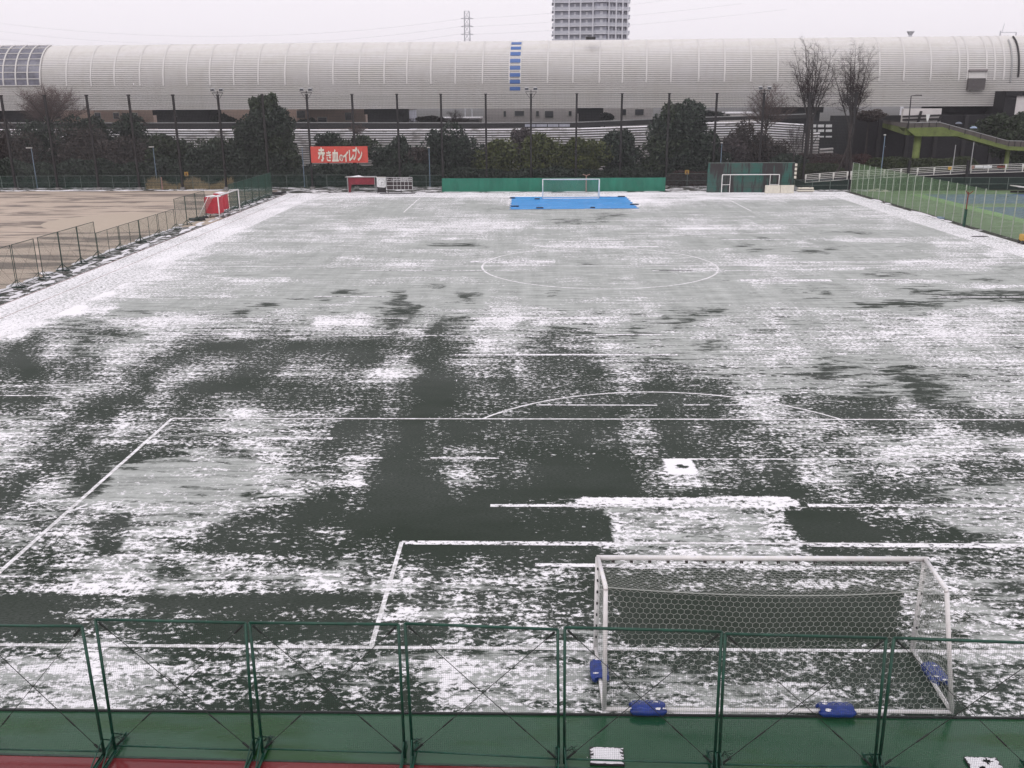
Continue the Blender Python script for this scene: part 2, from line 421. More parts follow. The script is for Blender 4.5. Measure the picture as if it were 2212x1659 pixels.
def vnoise(x, y):
    xi = np.floor(x).astype(int); yi = np.floor(y).astype(int); fx = x - xi; fy = y - yi
    fx = fx * fx * (3 - 2 * fx); fy = fy * fy * (3 - 2 * fy); g = lambda a, b: LAT[a & 255, b & 255]
    return (g(xi, yi) * (1 - fx) + g(xi + 1, yi) * fx) * (1 - fy) + (g(xi, yi + 1) * (1 - fx) + g(xi + 1, yi + 1) * fx) * fy - .5
def fbm(x, y, o=4):
    s = 0; a = 1.0
    for k in range(o): s = s + a * vnoise(x * 2 ** k + 17.3 * k, y * 2 ** k + 9.1 * k); a *= .55
    return s
def to_px(X, Y):
    dx = X - CAM.x; dy = Y - CAM.y; dz = -CAM.z
    w_ = dx * FWD.x + dy * FWD.y + dz * FWD.z
    return ((1106 + FOC * (dx * RIGHT.x + dy * RIGHT.y + dz * RIGHT.z) / w_) * 1.4756,
            (829.5 - FOC * (dx * UP.x + dy * UP.y + dz * UP.z) / w_) * 1.4756)
def inpoly(px, py, P):
    ins = np.zeros(px.shape, bool); n = len(P); j = n - 1
    for i in range(n):
        xi, yi = P[i]; xj, yj = P[j]
        c = ((yi > py) != (yj > py)) & (px < (xj - xi) * (py - yi) / (yj - yi + 1e-9) + xi)
        ins ^= c; j = i
    return ins
XL, XR, Y0, Y1 = -39.6, 38.25, -2.42, 111.9
ys = [Y0]
while ys[-1] < Y1: ys.append(ys[-1] + min(.55, .11 + max(0, ys[-1] - 8) * .0052))
ys[-1] = Y1; ys = np.array(ys); xs = np.arange(XL, XR + .07, .16); xs[-1] = XR
XX, YY = np.meshgrid(xs, ys)
PX, PY = to_px(XX, YY)
wx = fbm(XX * .55, YY * .55, 4) * 1.1 + fbm(XX * .12, YY * .2, 3) * .8; wy = fbm(XX * .5 + 50, YY * .5 + 30, 4) * 1.1 + fbm(XX * .09 + 7, YY * .3 + 3, 3) * .8
wk = np.clip((YY + 2) / 40, .30, 1); wx = wx * wk; wy = wy * np.clip((YY + 2) / 40, .22, 1)
WPX, WPY = to_px(XX + wx, YY + wy)
c = np.clip(WPX / 51.0 - .5, 0, 62.999); ci = c.astype(int); cf = c - ci; cf = cf * cf * (3 - 2 * cf)
r = np.interp(WPY, row_y, np.arange(50)); r = np.clip(r, 0, 48.999); ri = r.astype(int); rf = r - ri; rf = rf * rf * (3 - 2 * rf)
D = (G[ri, ci] * (1 - cf) + G[ri, ci + 1] * cf) * (1 - rf) + (G[ri + 1, ci] * (1 - cf) + G[ri + 1, ci + 1] * cf) * rf
D = D + fbm(XX * .16, YY * .9 + 40, 4) * 1.5 * np.clip(D / 3, 0, 1) * np.clip((YY - 25) / 30, .25, 1)
D = np.where(WPY < 628, np.clip(8.4 + fbm(XX * .3, YY * 1.2) * 1.2, 0, 9), D)
D = np.where(XX < -34.6, np.maximum(D, 8.9), D); D = np.where(XX > 34.9, np.maximum(D, 8.3), D)
D = np.where(PY > 2240, D * .96, D)
cov = d2cov(np.clip(D, 0, 9.3))
jx = PX + wx * 8; jy = PY + wy * 6
def put(poly, val, jitter=True):
    global cov
    k = inpoly(jx if jitter else PX, jy if jitter else PY, poly)
    cov = np.where(k, val, cov); return k
# crisp-edged sheet of snow left in front of the near goal, the square on the penalty spot, bare flanks
put([(1700, 1640), (1925, 1625), (1965, 1740), (1700, 1740)], .03, False)
put([(2495, 1628), (2700, 1632), (2830, 1722), (2575, 1730)], .005, False)
k1 = put([(1932, 1612), (2487, 1618), (2592, 1815), (1978, 1815)], .52 + .3 * fbm(XX * 1.2, YY * 1.2, 3), False)
k2 = put([(1844, 1584), (2519, 1584), (2552, 1612), (1844, 1619)], .72, False)
put([(2113, 1463), (2204, 1463), (2222, 1510), (2128, 1510)], .9, False)
put([(2152, 1480), (2200, 1482), (2204, 1494), (2156, 1492)], .1, False)
put([(2130, 1521), (2228, 1519), (2245, 1537), (2165, 1537)], .62, False)
put([(1985, 1885), (2880, 1885), (2860, 1960), (2860, 2045), (1985, 2045)], .006)
# thin half-melted sheets where turf shows through evenly
dust = np.clip((1120 - PY) / 170, 0, 1)
def dpoly(P, v):
    global dust
    k = inpoly(PX + wx * 30, PY + wy * 22, P); dust = np.where(k, np.maximum(dust, v), dust)
dpoly([(330, 1470), (420, 1455), (820, 1450), (870, 1540), (640, 1640), (380, 1640), (230, 1570)], .8)
dpoly([(1900, 1000), (3264, 1000), (3264, 1180), (2448, 1190), (1900, 1120)], .72)
dpoly([(2140, 1180), (3264, 1180), (3264, 1330), (2900, 1290), (2360, 1230)], .65)
dpoly([(2880, 1560), (3264, 1500), (3264, 1740), (2980, 1680)], .6)
dpoly([(250, 1060), (520, 1060), (520, 1150), (200, 1150)], .5)
dpoly([(1000, 1020), (1350, 1020), (1260, 1120), (980, 1080)], .4)
dust = np.where(k1, .55, dust); dust = np.where(XX < -34.6, .85, dust); dust = np.where(XX > 34.9, .85, dust)
from statistics import NormalDist
nd_ = NormalDist(); tab = np.array([max(-3.2, min(3.2, nd_.inv_cdf(min(.9999, max(.0001, q))))) for q in np.linspace(0, 1, 401)])
def blur(a, n):
    k = np.ones(n) / n
    a = np.apply_along_axis(lambda q: np.convolve(np.pad(q, n // 2, 'edge'), k, 'valid')[:len(q)], 1, a)
    return np.apply_along_axis(lambda q: np.convolve(np.pad(q, n // 2, 'edge'), k, 'valid')[:len(q)], 0, a)
dust = np.maximum(dust, np.clip((cov - .20) / .30, 0, 1) * .7)
dust = blur(blur(dust, 9), 9)
dust = np.where((XX < -34.6) | (XX > 34.9), 1.0, dust)
SIG = .080
lerp_ = lambda q: np.interp(q, np.linspace(0, 1, 401), tab)
dust = np.clip(dust * 1.15, 0, 1)
cs = np.clip(cov / .34, 0, 1) * dust; cw = cov * (1 - dust) + np.clip(cov - .46 * cs, 0, 1) / .54 * dust
cs = np.where(XX < -34.6, .995, cs); cw = np.where(XX < -34.6, np.clip(.78 + fbm(XX * .5, YY * .25, 3) * .25, .3, .97), cw)
thr = lerp_(cw) * SIG + .012; sheet = lerp_(cs) * .095
ny, nx = XX.shape
V = np.stack([XX.ravel(), YY.ravel(), np.zeros(XX.size)], 1)
ii = (np.arange(ny - 1)[:, None] * nx + np.arange(nx - 1)[None, :]).ravel()
F = np.stack([ii, ii + 1, ii + nx + 1, ii + nx], 1)
pitch = np_mesh('sports_pitch', V, F, M['turf']); tag(pitch, kind='structure')
for nm, arr in (('snow', thr), ('cover', cov), ('dust', sheet)):
    at_ = pitch.data.attributes.new(nm, 'FLOAT', 'POINT'); at_.data.foreach_set('value', arr.astype(np.float32).ravel())

def flat(pts, z, name, m_, kind='structure'):
    o = MB().add([(p[0], p[1], z) for p in pts], [tuple(range(len(pts)))]).build(name, m_); return tag(o, kind=kind)
# ground sheets
flat([(-700, -60), (700, -60), (700, 1500), (-700, 1500)], -.10, 'ground', M['soil'])
flat([(-150, -30), (-41.9, -30), (-41.9, 116.5), (-150, 116.5)], -.02, 'sand_field', M['sand'])
flat([(-41.9, -3), (XL - .06, -3), (XL - .06, 111.9), (-41.9, 111.9)], -.012, 'drain_strip', M['gutter'])
flat([(XR, -3), (39.3, -3), (39.3, 111.9), (XR, 111.9)], -.016, 'edge_strip', M['gutter2'])
flat([(-150, 116.5), (-41.9, 116.5), (-41.9, 111.9), (45, 111.9), (45, 122), (-150, 122)], -.016, 'back_path', M['farground'])
flat([(39.3, 40), (95, 40), (95, 113), (39.3, 113)], -.02, 'tennis_court_ground', M['courtgreen'])
flat([(47.5, 96.2), (90, 96.2), (90, 107.8), (47.5, 107.8)], -.012, 'tennis_court_surface', M['courtblue'])
flat([(47.5, 70), (90, 70), (90, 92.6), (47.5, 92.6)], -.012, 'tennis_court_surface', M['courtblue'])
flat([(45.6, 60), (47.5, 60), (47.5, 108), (45.6, 108)], -.008, 'tennis_court_margin', M['courtlime'])
flat([(47.5, 92.6), (90, 92.6), (90, 93.2), (47.5, 93.2)], -.008, 'tennis_court_margin', M['courtlime'])
ra = at(0, 1626.7); rb = at(1111, 1653); dd = (rb - ra).normalized(); e0 = ra - dd * 20; e1 = ra + dd * 60
flat([(-45, Y0 - .02), (-45, e0.y + .6), (e0.x, e0.y), (e1.x, e1.y), (60, Y0 - .02)], -.03, 'wet_green_walkway', M['wetgreen'])
flat([(e0.x - 10, -12), (e1.x, -12), (e1.x, e1.y), (e0.x, e0.y), (e0.x - 10, e0.y)], -.034, 'wet_red_walkway', M['wetred'])
k_ = MB(); k_.bar(e0 + Vector((0, .0, -.028)), e1 + Vector((0, 0, -.028)), .05, .014); tag(k_.build('walkway_joint', M['dgreen_dark']), kind='structure')
k_ = MB(); k_.box((XL, Y0 - .045, -.05), (XR, Y0, .012)); tag(k_.build('turf_edge_kerb', M['black']), kind='structure')
# sand mound of the ball field
c0 = at(290, 478, 0); vs = []; n_ = 40
mp = MB(); ring0 = [(c0.x + 9.5 * math.cos(2 * math.pi * i / n_), c0.y + 8 * math.sin(2 * math.pi * i / n_), -.015) for i in range(n_)]
ring1 = [(c0.x + 4 * math.cos(2 * math.pi * i / n_), c0.y + 3.4 * math.sin(2 * math.pi * i / n_), .12) for i in range(n_)]
mp.add(ring0 + ring1, [(i, (i + 1) % n_, n_ + (i + 1) % n_, n_ + i) for i in range(n_)] + [tuple(range(n_, 2 * n_))])
tag(mp.build('pitcher_mound', M['mound'], smooth=True), kind='structure')
# pitch lines
def strip(mb, p, q, w, z=.004):
    p = Vector((*p, z)); q = Vector((*q, z)); d = (q - p).normalized(); n = Vector((-d.y, d.x, 0)) * w / 2
    L_ = (q - p).length; k = max(1, int(L_ / 3))
    for i in range(k):
        a = p.lerp(q, i / k); b = p.lerp(q, (i + 1) / k); mb.add([a - n, b - n, b + n, a + n], [(0, 1, 2, 3)])
def arc(mb, cx, cyy, r, a0, a1, w=.12, z=.0045):
    k = max(12, int(abs(a1 - a0) / R_(2))); 
    for i in range(k):
        t0 = a0 + (a1 - a0) * i / k; t1 = a0 + (a1 - a0) * (i + 1) / k
        mb.add([(cx + (r + s * w / 2) * math.cos(t_), cyy + (r + s * w / 2) * math.sin(t_), z) for t_, s in ((t0, -1), (t1, -1), (t1, 1), (t0, 1))], [(0, 1, 2, 3)])
PL = 105.34; ln = MB(); TX = 34.8
strip(ln, (-TX, 0), (TX, 0), .12); strip(ln, (-TX, PL), (TX, PL), .12); strip(ln, (-TX, 0), (-TX, PL), .13, .005); strip(ln, (TX, 0), (TX, PL), .13, .005)
strip(ln, (-TX, PL / 2), (TX, PL / 2), .15, .006); arc(ln, 0, PL / 2, 9.15, 0, 2 * math.pi, .17)
for s, y0 in ((1, 0), (-1, PL)):
    strip(ln, (-20.16, y0 + s * 16.5), (20.16, y0 + s * 16.5), .12, .006)
    for q in (-1, 1):
        strip(ln, (q * 20.16, y0), (q * 20.16, y0 + s * 16.5), .14, .005); strip(ln, (q * 9.16, y0), (q * 9.16, y0 + s * 5.5), .12, .005)
    strip(ln, (-9.16, y0 + s * 5.5), (9.16, y0 + s * 5.5), .12, .006)
    b = math.acos(5.5 / 9.15); a0 = math.pi / 2 * s
    arc(ln, 0, y0 + s * 11, 9.15, a0 - b, a0 + b, .12)
tag(ln.build('pitch_lines', M['line']), kind='structure')
# ridges of snow caught on the seams and the lines of other games
rd = MB()
RIDGES = [(1563, 1612, 1990, 1611, .20), (2576, 1612, 3264, 1613, .24), (1292, 1730, 1960, 1734, .25), (2570, 1738, 3264, 1742, .22), (1706, 1801, 2891, 1812, .20),
 (2200, 1464, 3110, 1464, .13), (1372, 1460, 1590, 1461, .12), (1710, 1291, 2095, 1292, .12), (2180, 1291, 2262, 1291, .12), (2310, 1291, 2470, 1291, .14),
 (1450, 1131, 2160, 1131, .28), (2475, 1129, 2575, 1129, .3), (2668, 1129, 2700, 1129, .3), (500, 1067, 1000, 1067, .16), (1000, 1069, 1500, 1070, .15), (1900, 1067, 2110, 1067, .25),
 (2320, 1066, 2440, 1067, .22), (2740, 1066, 2866, 1067, .35), (2955, 1067, 3264, 1069, .35), (390, 1015, 1300, 1015, .15), (1500, 1015, 1920, 1014, .45), (2800, 1014, 2945, 1014, .3), (3030, 1014, 3160, 1014, .25),
 (816, 1398, 1060, 1398, .25), (0, 1000 + 708 / 2.71, 200, 1261, .12), (1150, 862, 1640, 863, .2), (2100, 863, 2460, 862, .2), (1500, 834, 1770, 834, .9), (2340, 835, 2660, 836, .6), (2660, 835, 3264, 838, .4),
 (1070, 706, 1560, 706, .2), (1600, 705, 2350, 702, .2), (2340, 703, 2830, 700, .22), (1030, 720.5, 1640, 720.5, .25), (1640, 719, 2440, 718, .25), (2440, 717, 2680, 716, .3), (1290, 747, 1560, 747, .25), (1670, 747, 1790, 747, .2),
 (1350, 691, 1500, 691, .25), (2000, 745, 2500, 744, .2), (2300, 764, 2520, 763, .35), (1750, 770, 1990, 771, .5), (1720, 786, 2100, 786, .45), (2080, 863, 2210, 863, .25), (2360, 894, 2650, 894, .8), (2700, 892, 2900, 892, .5), (1000, 945, 1240, 946, .25), (2990, 947, 3264, 947, .25)]
for x0, y0, x1, y1, w in RIDGES:
    a = at(x0 / 1.4756, y0 / 1.4756); b = at(x1 / 1.4756, y1 / 1.4756)
    a.x = max(a.x, -34.7); b.x = min(b.x, 37.9); strip(rd, (a.x, a.y), (b.x, b.y), w, .008)
tag(rd.build('snow_ridges', M['ridge']), kind='stuff')
# left running strip: dark seams through the snow
sm = MB(); strip(sm, (-37.35, 5), (-37.7, 111), .05, .006); strip(sm, (-39.45, 5), (-39.6, 111), .08, .006)
tag(sm.build('track_seams', M['rustred']), kind='structure')
# footprints trodden across the middle of the pitch
fp = MB(); rr = random.Random(11); M['bare'] = mat('bare_turf', (.022, .030, .022), .7, var=.3, sc=9)
for (x0, y0, x1, y1, n_) in ((2050, 1178, 3264, 1172, 42), (2300, 1196, 3264, 1196, 36), (2250, 1172, 2330, 1168, 4), (2560, 1205, 2700, 1212, 9), (700, 1130, 1100, 1128, 10)):
    for i in range(n_):
        f = (i + rr.uniform(-.3, .3)) / n_; p = at((x0 + (x1 - x0) * f) / 1.4756, (y0 + (y1 - y0) * f + rr.uniform(-5, 5)) / 1.4756); L_ = rr.uniform(.10, .26); w_ = rr.uniform(.05, .1); k = 9
        vs = [(p.x + L_ * math.cos(2 * math.pi * j / k) * rr.uniform(.7, 1.1), p.y + w_ * math.sin(2 * math.pi * j / k) * rr.uniform(.7, 1.1), .006) for j in range(k)]; fp.add(vs, [tuple(range(k))])
tag(fp.build('footprints', M['bare']), kind='stuff')
# clumped kerb of snow along the side fences
sb = MB(); rr = random.Random(3)
def patch(mb, cx, cyy, a, b, z=.01, h=.05, n=11, rot=0.0):
    pts = []; 
    for i in range(n):
        t_ = 2 * math.pi * i / n; q = rr.uniform(.72, 1.12); px, py = a * q * math.cos(t_), b * q * math.sin(t_)
        pts.append((cx + px * math.cos(rot) - py * math.sin(rot), cyy + px * math.sin(rot) + py * math.cos(rot)))
    vs = [(x, y, z) for x, y in pts] + [(cx + (x - cx) * .8, cyy + (y - cyy) * .8, z + h) for x, y in pts]
    mb.add(vs, [(i, (i + 1) % n, n + (i + 1) % n, n + i) for i in range(n)] + [tuple(range(n, 2 * n))])
y = 38
while y < 111:
    patch(sb, -42.1 + rr.uniform(-.25, .2), y, rr.uniform(.2, .55) * (1.5 if y < 52 else .8), rr.uniform(.5, 1.4)); y += rr.uniform(.9, 3.0)
y = 40
while y < 105:
    patch(sb, -40.5 + rr.uniform(-.5, .5), y, rr.uniform(.12, .35), rr.uniform(.5, 1.8), -.01); y += rr.uniform(1.0, 2.6)
for u_, v_, a_, b_ in ((1912, 433, .35, 2.2), (1926, 440, .3, .8), (1964, 462, .35, 3.2), (1985, 472, .3, 2.0), (2035, 478, .3, .9)):
    p_ = at(u_, v_); patch(sb, 38.6, p_.y, a_, b_, -.01)
x = -140
while x < 38:
    patch(sb, x, rr.uniform(116.6, 117.6) if x < -42 else rr.uniform(112.3, 113.0), rr.uniform(.6, 2.8), rr.uniform(.15, .4), -.01, .06); x += rr.uniform(2.5, 6.5)
tag(sb.build('snow_patches', M['snow']), kind='stuff')
# ---------------------------------------------------------------- nets
def hexnet(S, A, B, w, r, mb, t0=0.0):
    h = w * 1.22; nc = int(A / w) + 2; nr = int(B / (.75 * h)) + 2
    def seg(a, b):
        (s0, q0), (s1, q1) = a, b
        if max(s0, s1) < 0 or min(s0, s1) > A or max(q0, q1) < 0 or min(q0, q1) > B: return
        cl = lambda s, q: (min(max(s, 0), A), min(max(q, 0), B))
        a = cl(s0, q0); b = cl(s1, q1)
        if abs(a[0] - b[0]) + abs(a[1] - b[1]) > 1e-4: mb.tube(S(*a), S(*b), r, 3, cap=False)
    for j in range(nr):
        for i in range(nc):
            cx = i * w + (j % 2) * w / 2; cyy = j * .75 * h + t0
            seg((cx - w / 2, cyy - h / 4), (cx - w / 2, cyy + h / 4)); seg((cx - w / 2, cyy + h / 4), (cx, cyy + h / 2)); seg((cx, cyy + h / 2), (cx + w / 2, cyy + h / 4))
def gridnet(S, A, B, sp, r, mb, n=3, segs=1):
    for i in range(1, int(A / sp)):
        s = i * sp
        for k in range(segs): mb.tube(S(s, B * k / segs), S(s, B * (k + 1) / segs), r, n, cap=False)
    for j in range(1, int(B / sp)):
        q = j * sp
        for k in range(segs): mb.tube(S(A * k / segs, q), S(A * (k + 1) / segs, q), r, n, cap=False)

# ---------------------------------------------------------------- near row of fence panels
PAN = [(((-40, 1621), (225, 1627)), ((-70, 1351), (177, 1352.5))),
       (((247.5, 1614), (549, 1624)), ((206, 1338), (530, 1345.5))),
       (((567, 1621), (874, 1630.5)), ((539, 1345), (860.5, 1349))),
       (((891, 1626), (1207, 1643)), ((874.7, 1346.6), (1204.6, 1359.8))),
       (((1219, 1643), (1543, 1653)), ((1220, 1355.3), (1559, 1364.4))),
       (((1553, 1655), (1889, 1660)), ((1566.6, 1369), (1914.4, 1378.2))),
       (((1898, 1660), (2240, 1675)), ((1931.3, 1378), (2285, 1391)))]
WHO = ['', 'second from the left, beside the wider gap', 'third from the left, crossing the goal-area side line',
       'fourth from the left, just left of the near goal', 'across the left post of the near goal', 'across the right half of the near goal net',
       'cut off by the right edge of the photo']
for i, ((b0, b1), (t0, t1)) in enumerate(PAN):
    B0 = at(*b0, .10); B1 = at(*b1, .10); T0 = aty(*t0, B0.y); T1 = aty(*t1, B1.y)
    root = empty('fence_panel', (B0.x, B0.y, 0), 'green netted panel ' + WHO[i] if i else 'green netted panel cut off by the left edge of the photo', 'fence panel', 'green fence panels in the near row')
    MB().tube(B0 - Vector((0, 0, .06)), T0, .03, 8).build('post', M['dgreen'], root, True)
    MB().tube(B1 - Vector((0, 0, .06)), T1, .03, 8).build('post', M['dgreen'], root, True)
    MB().tube(T0, T1, .029, 8).build('top_rail', M['dgreen'], root, True)
    MB().tube(B0 + Vector((0, 0, .04)), B1 + Vector((0, 0, .04)), .02, 8).build('bottom_rail', M['dgreen'], root, True)
    S = lambda s, q: (B0.lerp(B1, s / 3)).lerp(T0.lerp(T1, s / 3), q / 3) + Vector((0, .02, 0))
    mb = MB(); gridnet(S, 3.0, 3.0, .042, .0013, mb); mb.build('netting', M['netgreen'], root)
    for a, b in ((B0, T1), (B1, T0)):
        w_ = MB(); p = a.lerp(b, .05); q = a.lerp(b, .95); w_.tube(p, q, .0075, 4); w_.tube(a.lerp(b, .22), a.lerp(b, .29), .016, 6)
        w_.tube(a.lerp(b, .02), a.lerp(b, .075), .024, 6); w_.tube(a.lerp(b, .925), a.lerp(b, .98), .024, 6); w_.build('brace_wire', M['wire'], root)
    for P_ in (B0, B1):
        if P_.x < -16.5 or P_.x > 6: continue
        f_ = MB(); o_ = .035 if P_ is B0 else -.035
        f_.box((P_.x - .028 + o_, P_.y - .80, .015), (P_.x + .028 + o_, P_.y + .52, .045)); f_.box((P_.x - .028 + o_, P_.y - .80, .045), (P_.x - .020 + o_, P_.y + .52, .075))
        f_.tube((P_.x + o_, P_.y + .45, .05), (P_.x, P_.y + .02, .42), .014, 6); f_.tube((P_.x + o_, P_.y - .72, .05), (P_.x, P_.y - .02, .42), .014, 6)
        f_.build('foot', M['dgreen'], root)
        if P_ is B0 and 0 < i < 6:
            r2 = random.Random(i); tt = MB()
            for k in range(7):
                a = P_ + Vector((.03, 0, .22)); tt.path([a, a + Vector((r2.uniform(.05, .12), r2.uniform(-.04, .06), r2.uniform(.02, .12))), a + Vector((r2.uniform(.12, .24), r2.uniform(-.05, .1), r2.uniform(-.1, .12)))], .005, 4)
            tt.build('cord_tie', M['dgreen_dark'], root)

# ---------------------------------------------------------------- near goal
QL, QR = at(1287, 1404), at(1971, 1407); GX = (QR.x - QL.x) / 2; GC = (QR.x + QL.x) / 2; GH = (aty(1291.6, 1198, 0).z + aty(1997, 1204, 0).z) / 2 - .06; BL = at(1305.4, 1532.5, .05); BR = at(2055, 1537, .05); by = (BL.y + BR.y) / 2
TL = aty(1308.4, 1270, by); TR = aty(2044.3, 1271.5, by); bz = (TL.z + TR.z) / 2
goal = empty('football_goal', (0, 0, 0), 'large white football goal with hexagonal net just beyond the near fence', 'football goal')
FL = Vector((GC - GX, 0, 0)); FR_ = Vector((GC + GX, 0, 0)); up = Vector((0, 0, GH)); XBL, XBR = BL.x, BR.x
for s, P_ in (('l', FL), ('r', FR_)):
    mb = MB(); mb.tube(P_, P_ + up, .06, 12); 
    mb.build('post', M['white'], goal, True)
    for z in np.arange(.35, 2.3, .3): MB().box((P_.x - .02, -.10, z), (P_.x + .02, -.055, z + .05)).build('net_hook', M['black'], goal)
MB().tube((GC - GX - .03, 0, GH), (GC + GX + .03, 0, GH), .06, 12).build('crossbar', M['white'], goal, True)
for x in np.arange(-3.4, 3.6, .42): MB().box((GC + x - .035, -.10, GH - .085), (GC + x + .035, -.055, GH - .04)).build('net_hook', M['bark'], goal)
for xb, P_, xt in ((XBL, FL, TL.x), (XBR, FR_, TR.x)):
    mb = MB(); mb.path([(xb, by, .05), (xt + (xb - xt) * .04, by, bz - .06), (xt, by + .02, bz), P_ + up], .048, 10); mb.build('rear_upright', M['white'], goal, True)
    MB().tube((P_.x, 0, .05), (xb, by, .05), .045, 10).build('side_ground_bar', M['white'], goal, True)
MB().tube((XBL, by, .05), (XBR, by, .05), .045, 10).build('rear_ground_bar', M['white'], goal, True)
Wd = 2 * GX; sl_ = math.hypot(by, GH - bz)
def sag(s, a): x = s / Wd; return a * 4 * x * (1 - x)
def Sroof(s, q):
    f = q / sl_; x = GC - GX + s; x += (TR.x - FR_.x) * f * max(0, s / Wd - .5) * 2 + (TL.x - FL.x) * f * max(0, .5 - s / Wd) * 2; return Vector((x, by * f, (GH - .06) * (1 - f) + bz * f - sag(s, .17) * f - .06 * math.sin(math.pi * f)))
def Sback(s, q):
    f = q / bz; x = GC - GX + s; top = bz - sag(s, .17); wob = .05 * math.sin(x * 2.3) * math.sin(f * 3); return Vector((x, by + .02 + (.30 * f * (1 - f)) + wob, top * (1 - f) + .04 * f))
nt_ = MB(); hexnet(Sroof, Wd, sl_, .142, .0050, nt_); hexnet(Sback, Wd, bz, .142, .0050, nt_)
for P_, xb, xt in ((FL, XBL, TL.x), (FR_, XBR, TR.x)):
    def Sside(s, q, P_=P_, xb=xb, xt=xt):
        f = s / 2.2; tz = (GH - .05) * (1 - f) + bz * f; x = P_.x * (1 - f) + (xb + (xt - xb) * q / 2.4) * f
        return Vector((x + (.06 if P_.x < 0 else -.06) * math.sin(3.1 * f), by * f, .04 + (tz - .04) * q / 2.4))
    hexnet(Sside, 2.2, 2.4, .142, .0048, nt_)
nt_.path([Sroof(Wd * k / 16, sl_) for k in range(17)], .011, 5); nt_.path([(GC - GX + Wd * k / 20, by + .12 + .05 * math.sin(k * 1.7), .02) for k in range(21)], .01, 4)
nt_.build('net', M['cord'], goal)

def weight(name, c, d, label, L=.78, sunk=0.0):
    """blue vinyl saddle bag weight: two padded pouches hanging over a ground bar, joined by a strap"""
    d = Vector(d).normalized(); n = Vector((-d.y, d.x, 0)); root = empty(name, (c.x, c.y, 0), label, 'goal weight', 'blue weights holding down the near goal')
    for s in (-1, 1):
        mb = MB(); nL, nC = 10, 10; vs = []; fs = []
        for i in range(nL + 1):
            t_ = i / nL * 2 - 1; e_ = (1 - abs(t_) ** 6) ** .5 if abs(t_) < 1 else 0.0; e_ = max(e_, .35)
            for k in range(nC):
                a = 2 * math.pi * k / nC; ca, sa = math.cos(a), math.sin(a); q = abs(ca) ** .7 * (1 if ca > 0 else -1); r_ = abs(sa) ** .7 * (1 if sa > 0 else -1)
                vs.append(Vector((c.x, c.y, 0)) + d * (t_ * L / 2) + n * (s * .115 + q * .095 * e_) + Vector((0, 0, .085 + r_ * .075 * e_ + .008 * math.sin(9 * t_ + s))))
        for i in range(nL):
            for k in range(nC): fs.append((i * nC + k, i * nC + (k + 1) % nC, (i + 1) * nC + (k + 1) % nC, (i + 1) * nC + k))
        fs += [tuple(range(nC)), tuple(range(nL * nC + nC - 1, nL * nC - 1, -1))]
        mb.add(vs, fs).build('pouch', M['blue'], root, True)
    mb = MB(); b0 = Vector((c.x, c.y, 0)) - d * (L * .46); b1 = Vector((c.x, c.y, 0)) + d * (L * .46)
    sec = [(-.13, .145), (-.06, .165), (0, .172), (.06, .165), (.13, .145)]
    vs = [p + n * a + Vector((0, 0, z)) for p in (b0, b1) for a, z in sec]; vs += [v_ - Vector((0, 0, .02)) for v_ in vs]
    mb.add(vs, [(k, k + 1, k + 6, k + 5) for k in range(4)] + [(10 + k, 15 + k, 16 + k, 11 + k) for k in range(4)] + [(0, 5, 15, 10), (4, 14, 19, 9), (0, 10, 11, 1), (1, 11, 12, 2), (2, 12, 13, 3), (3, 13, 14, 4), (5, 6, 16, 15), (6, 7, 17, 16), (7, 8, 18, 17), (8, 9, 19, 18)])
    mb.build('top_flap', M['blue'], root)
    r2 = random.Random(name + label); ms = MB()
    for k in range(4):
        q = Vector((c.x, c.y, 0)) + d * r2.choice([-.33, -.2, .2, .33]) + n * r2.uniform(-.16, .16)
        pts = [(q.x + .07 * r2.uniform(.4, 1.3) * math.cos(a), q.y + .03 * r2.uniform(.5, 1.3) * math.sin(a)) for a in np.arange(0, 6.28, .9)]
        ms.add([(x, y_, .168) for x, y_ in pts] + [(q.x, q.y, .19)], [(i, (i + 1) % len(pts), len(pts)) for i in range(len(pts))])
    ms.build('snow_cap', M['snow'], root)
    return root
p = at(1400, 1532, .1); weight('goal_weight', Vector((p.x, by, 0)), (1, 0, 0), 'blue saddle weight over the rear ground bar, near its left end')
p = at(1807, 1534, .1); weight('goal_weight', Vector((p.x, by, 0)), (1, 0, 0), 'blue saddle weight over the rear ground bar, towards its right end')
p = at(1298, 1448, .1); weight('goal_weight', Vector(((FL.x + XBL) / 2, p.y, 0)), (0, 1, 0), 'blue saddle weight astride the left side bar of the near goal')
p = at(2020, 1459, .05); rw = weight('goal_weight', Vector((p.x, p.y, 0)), (-.03, 1, 0), 'blue weight lying loose inside the right end of the near goal'); 

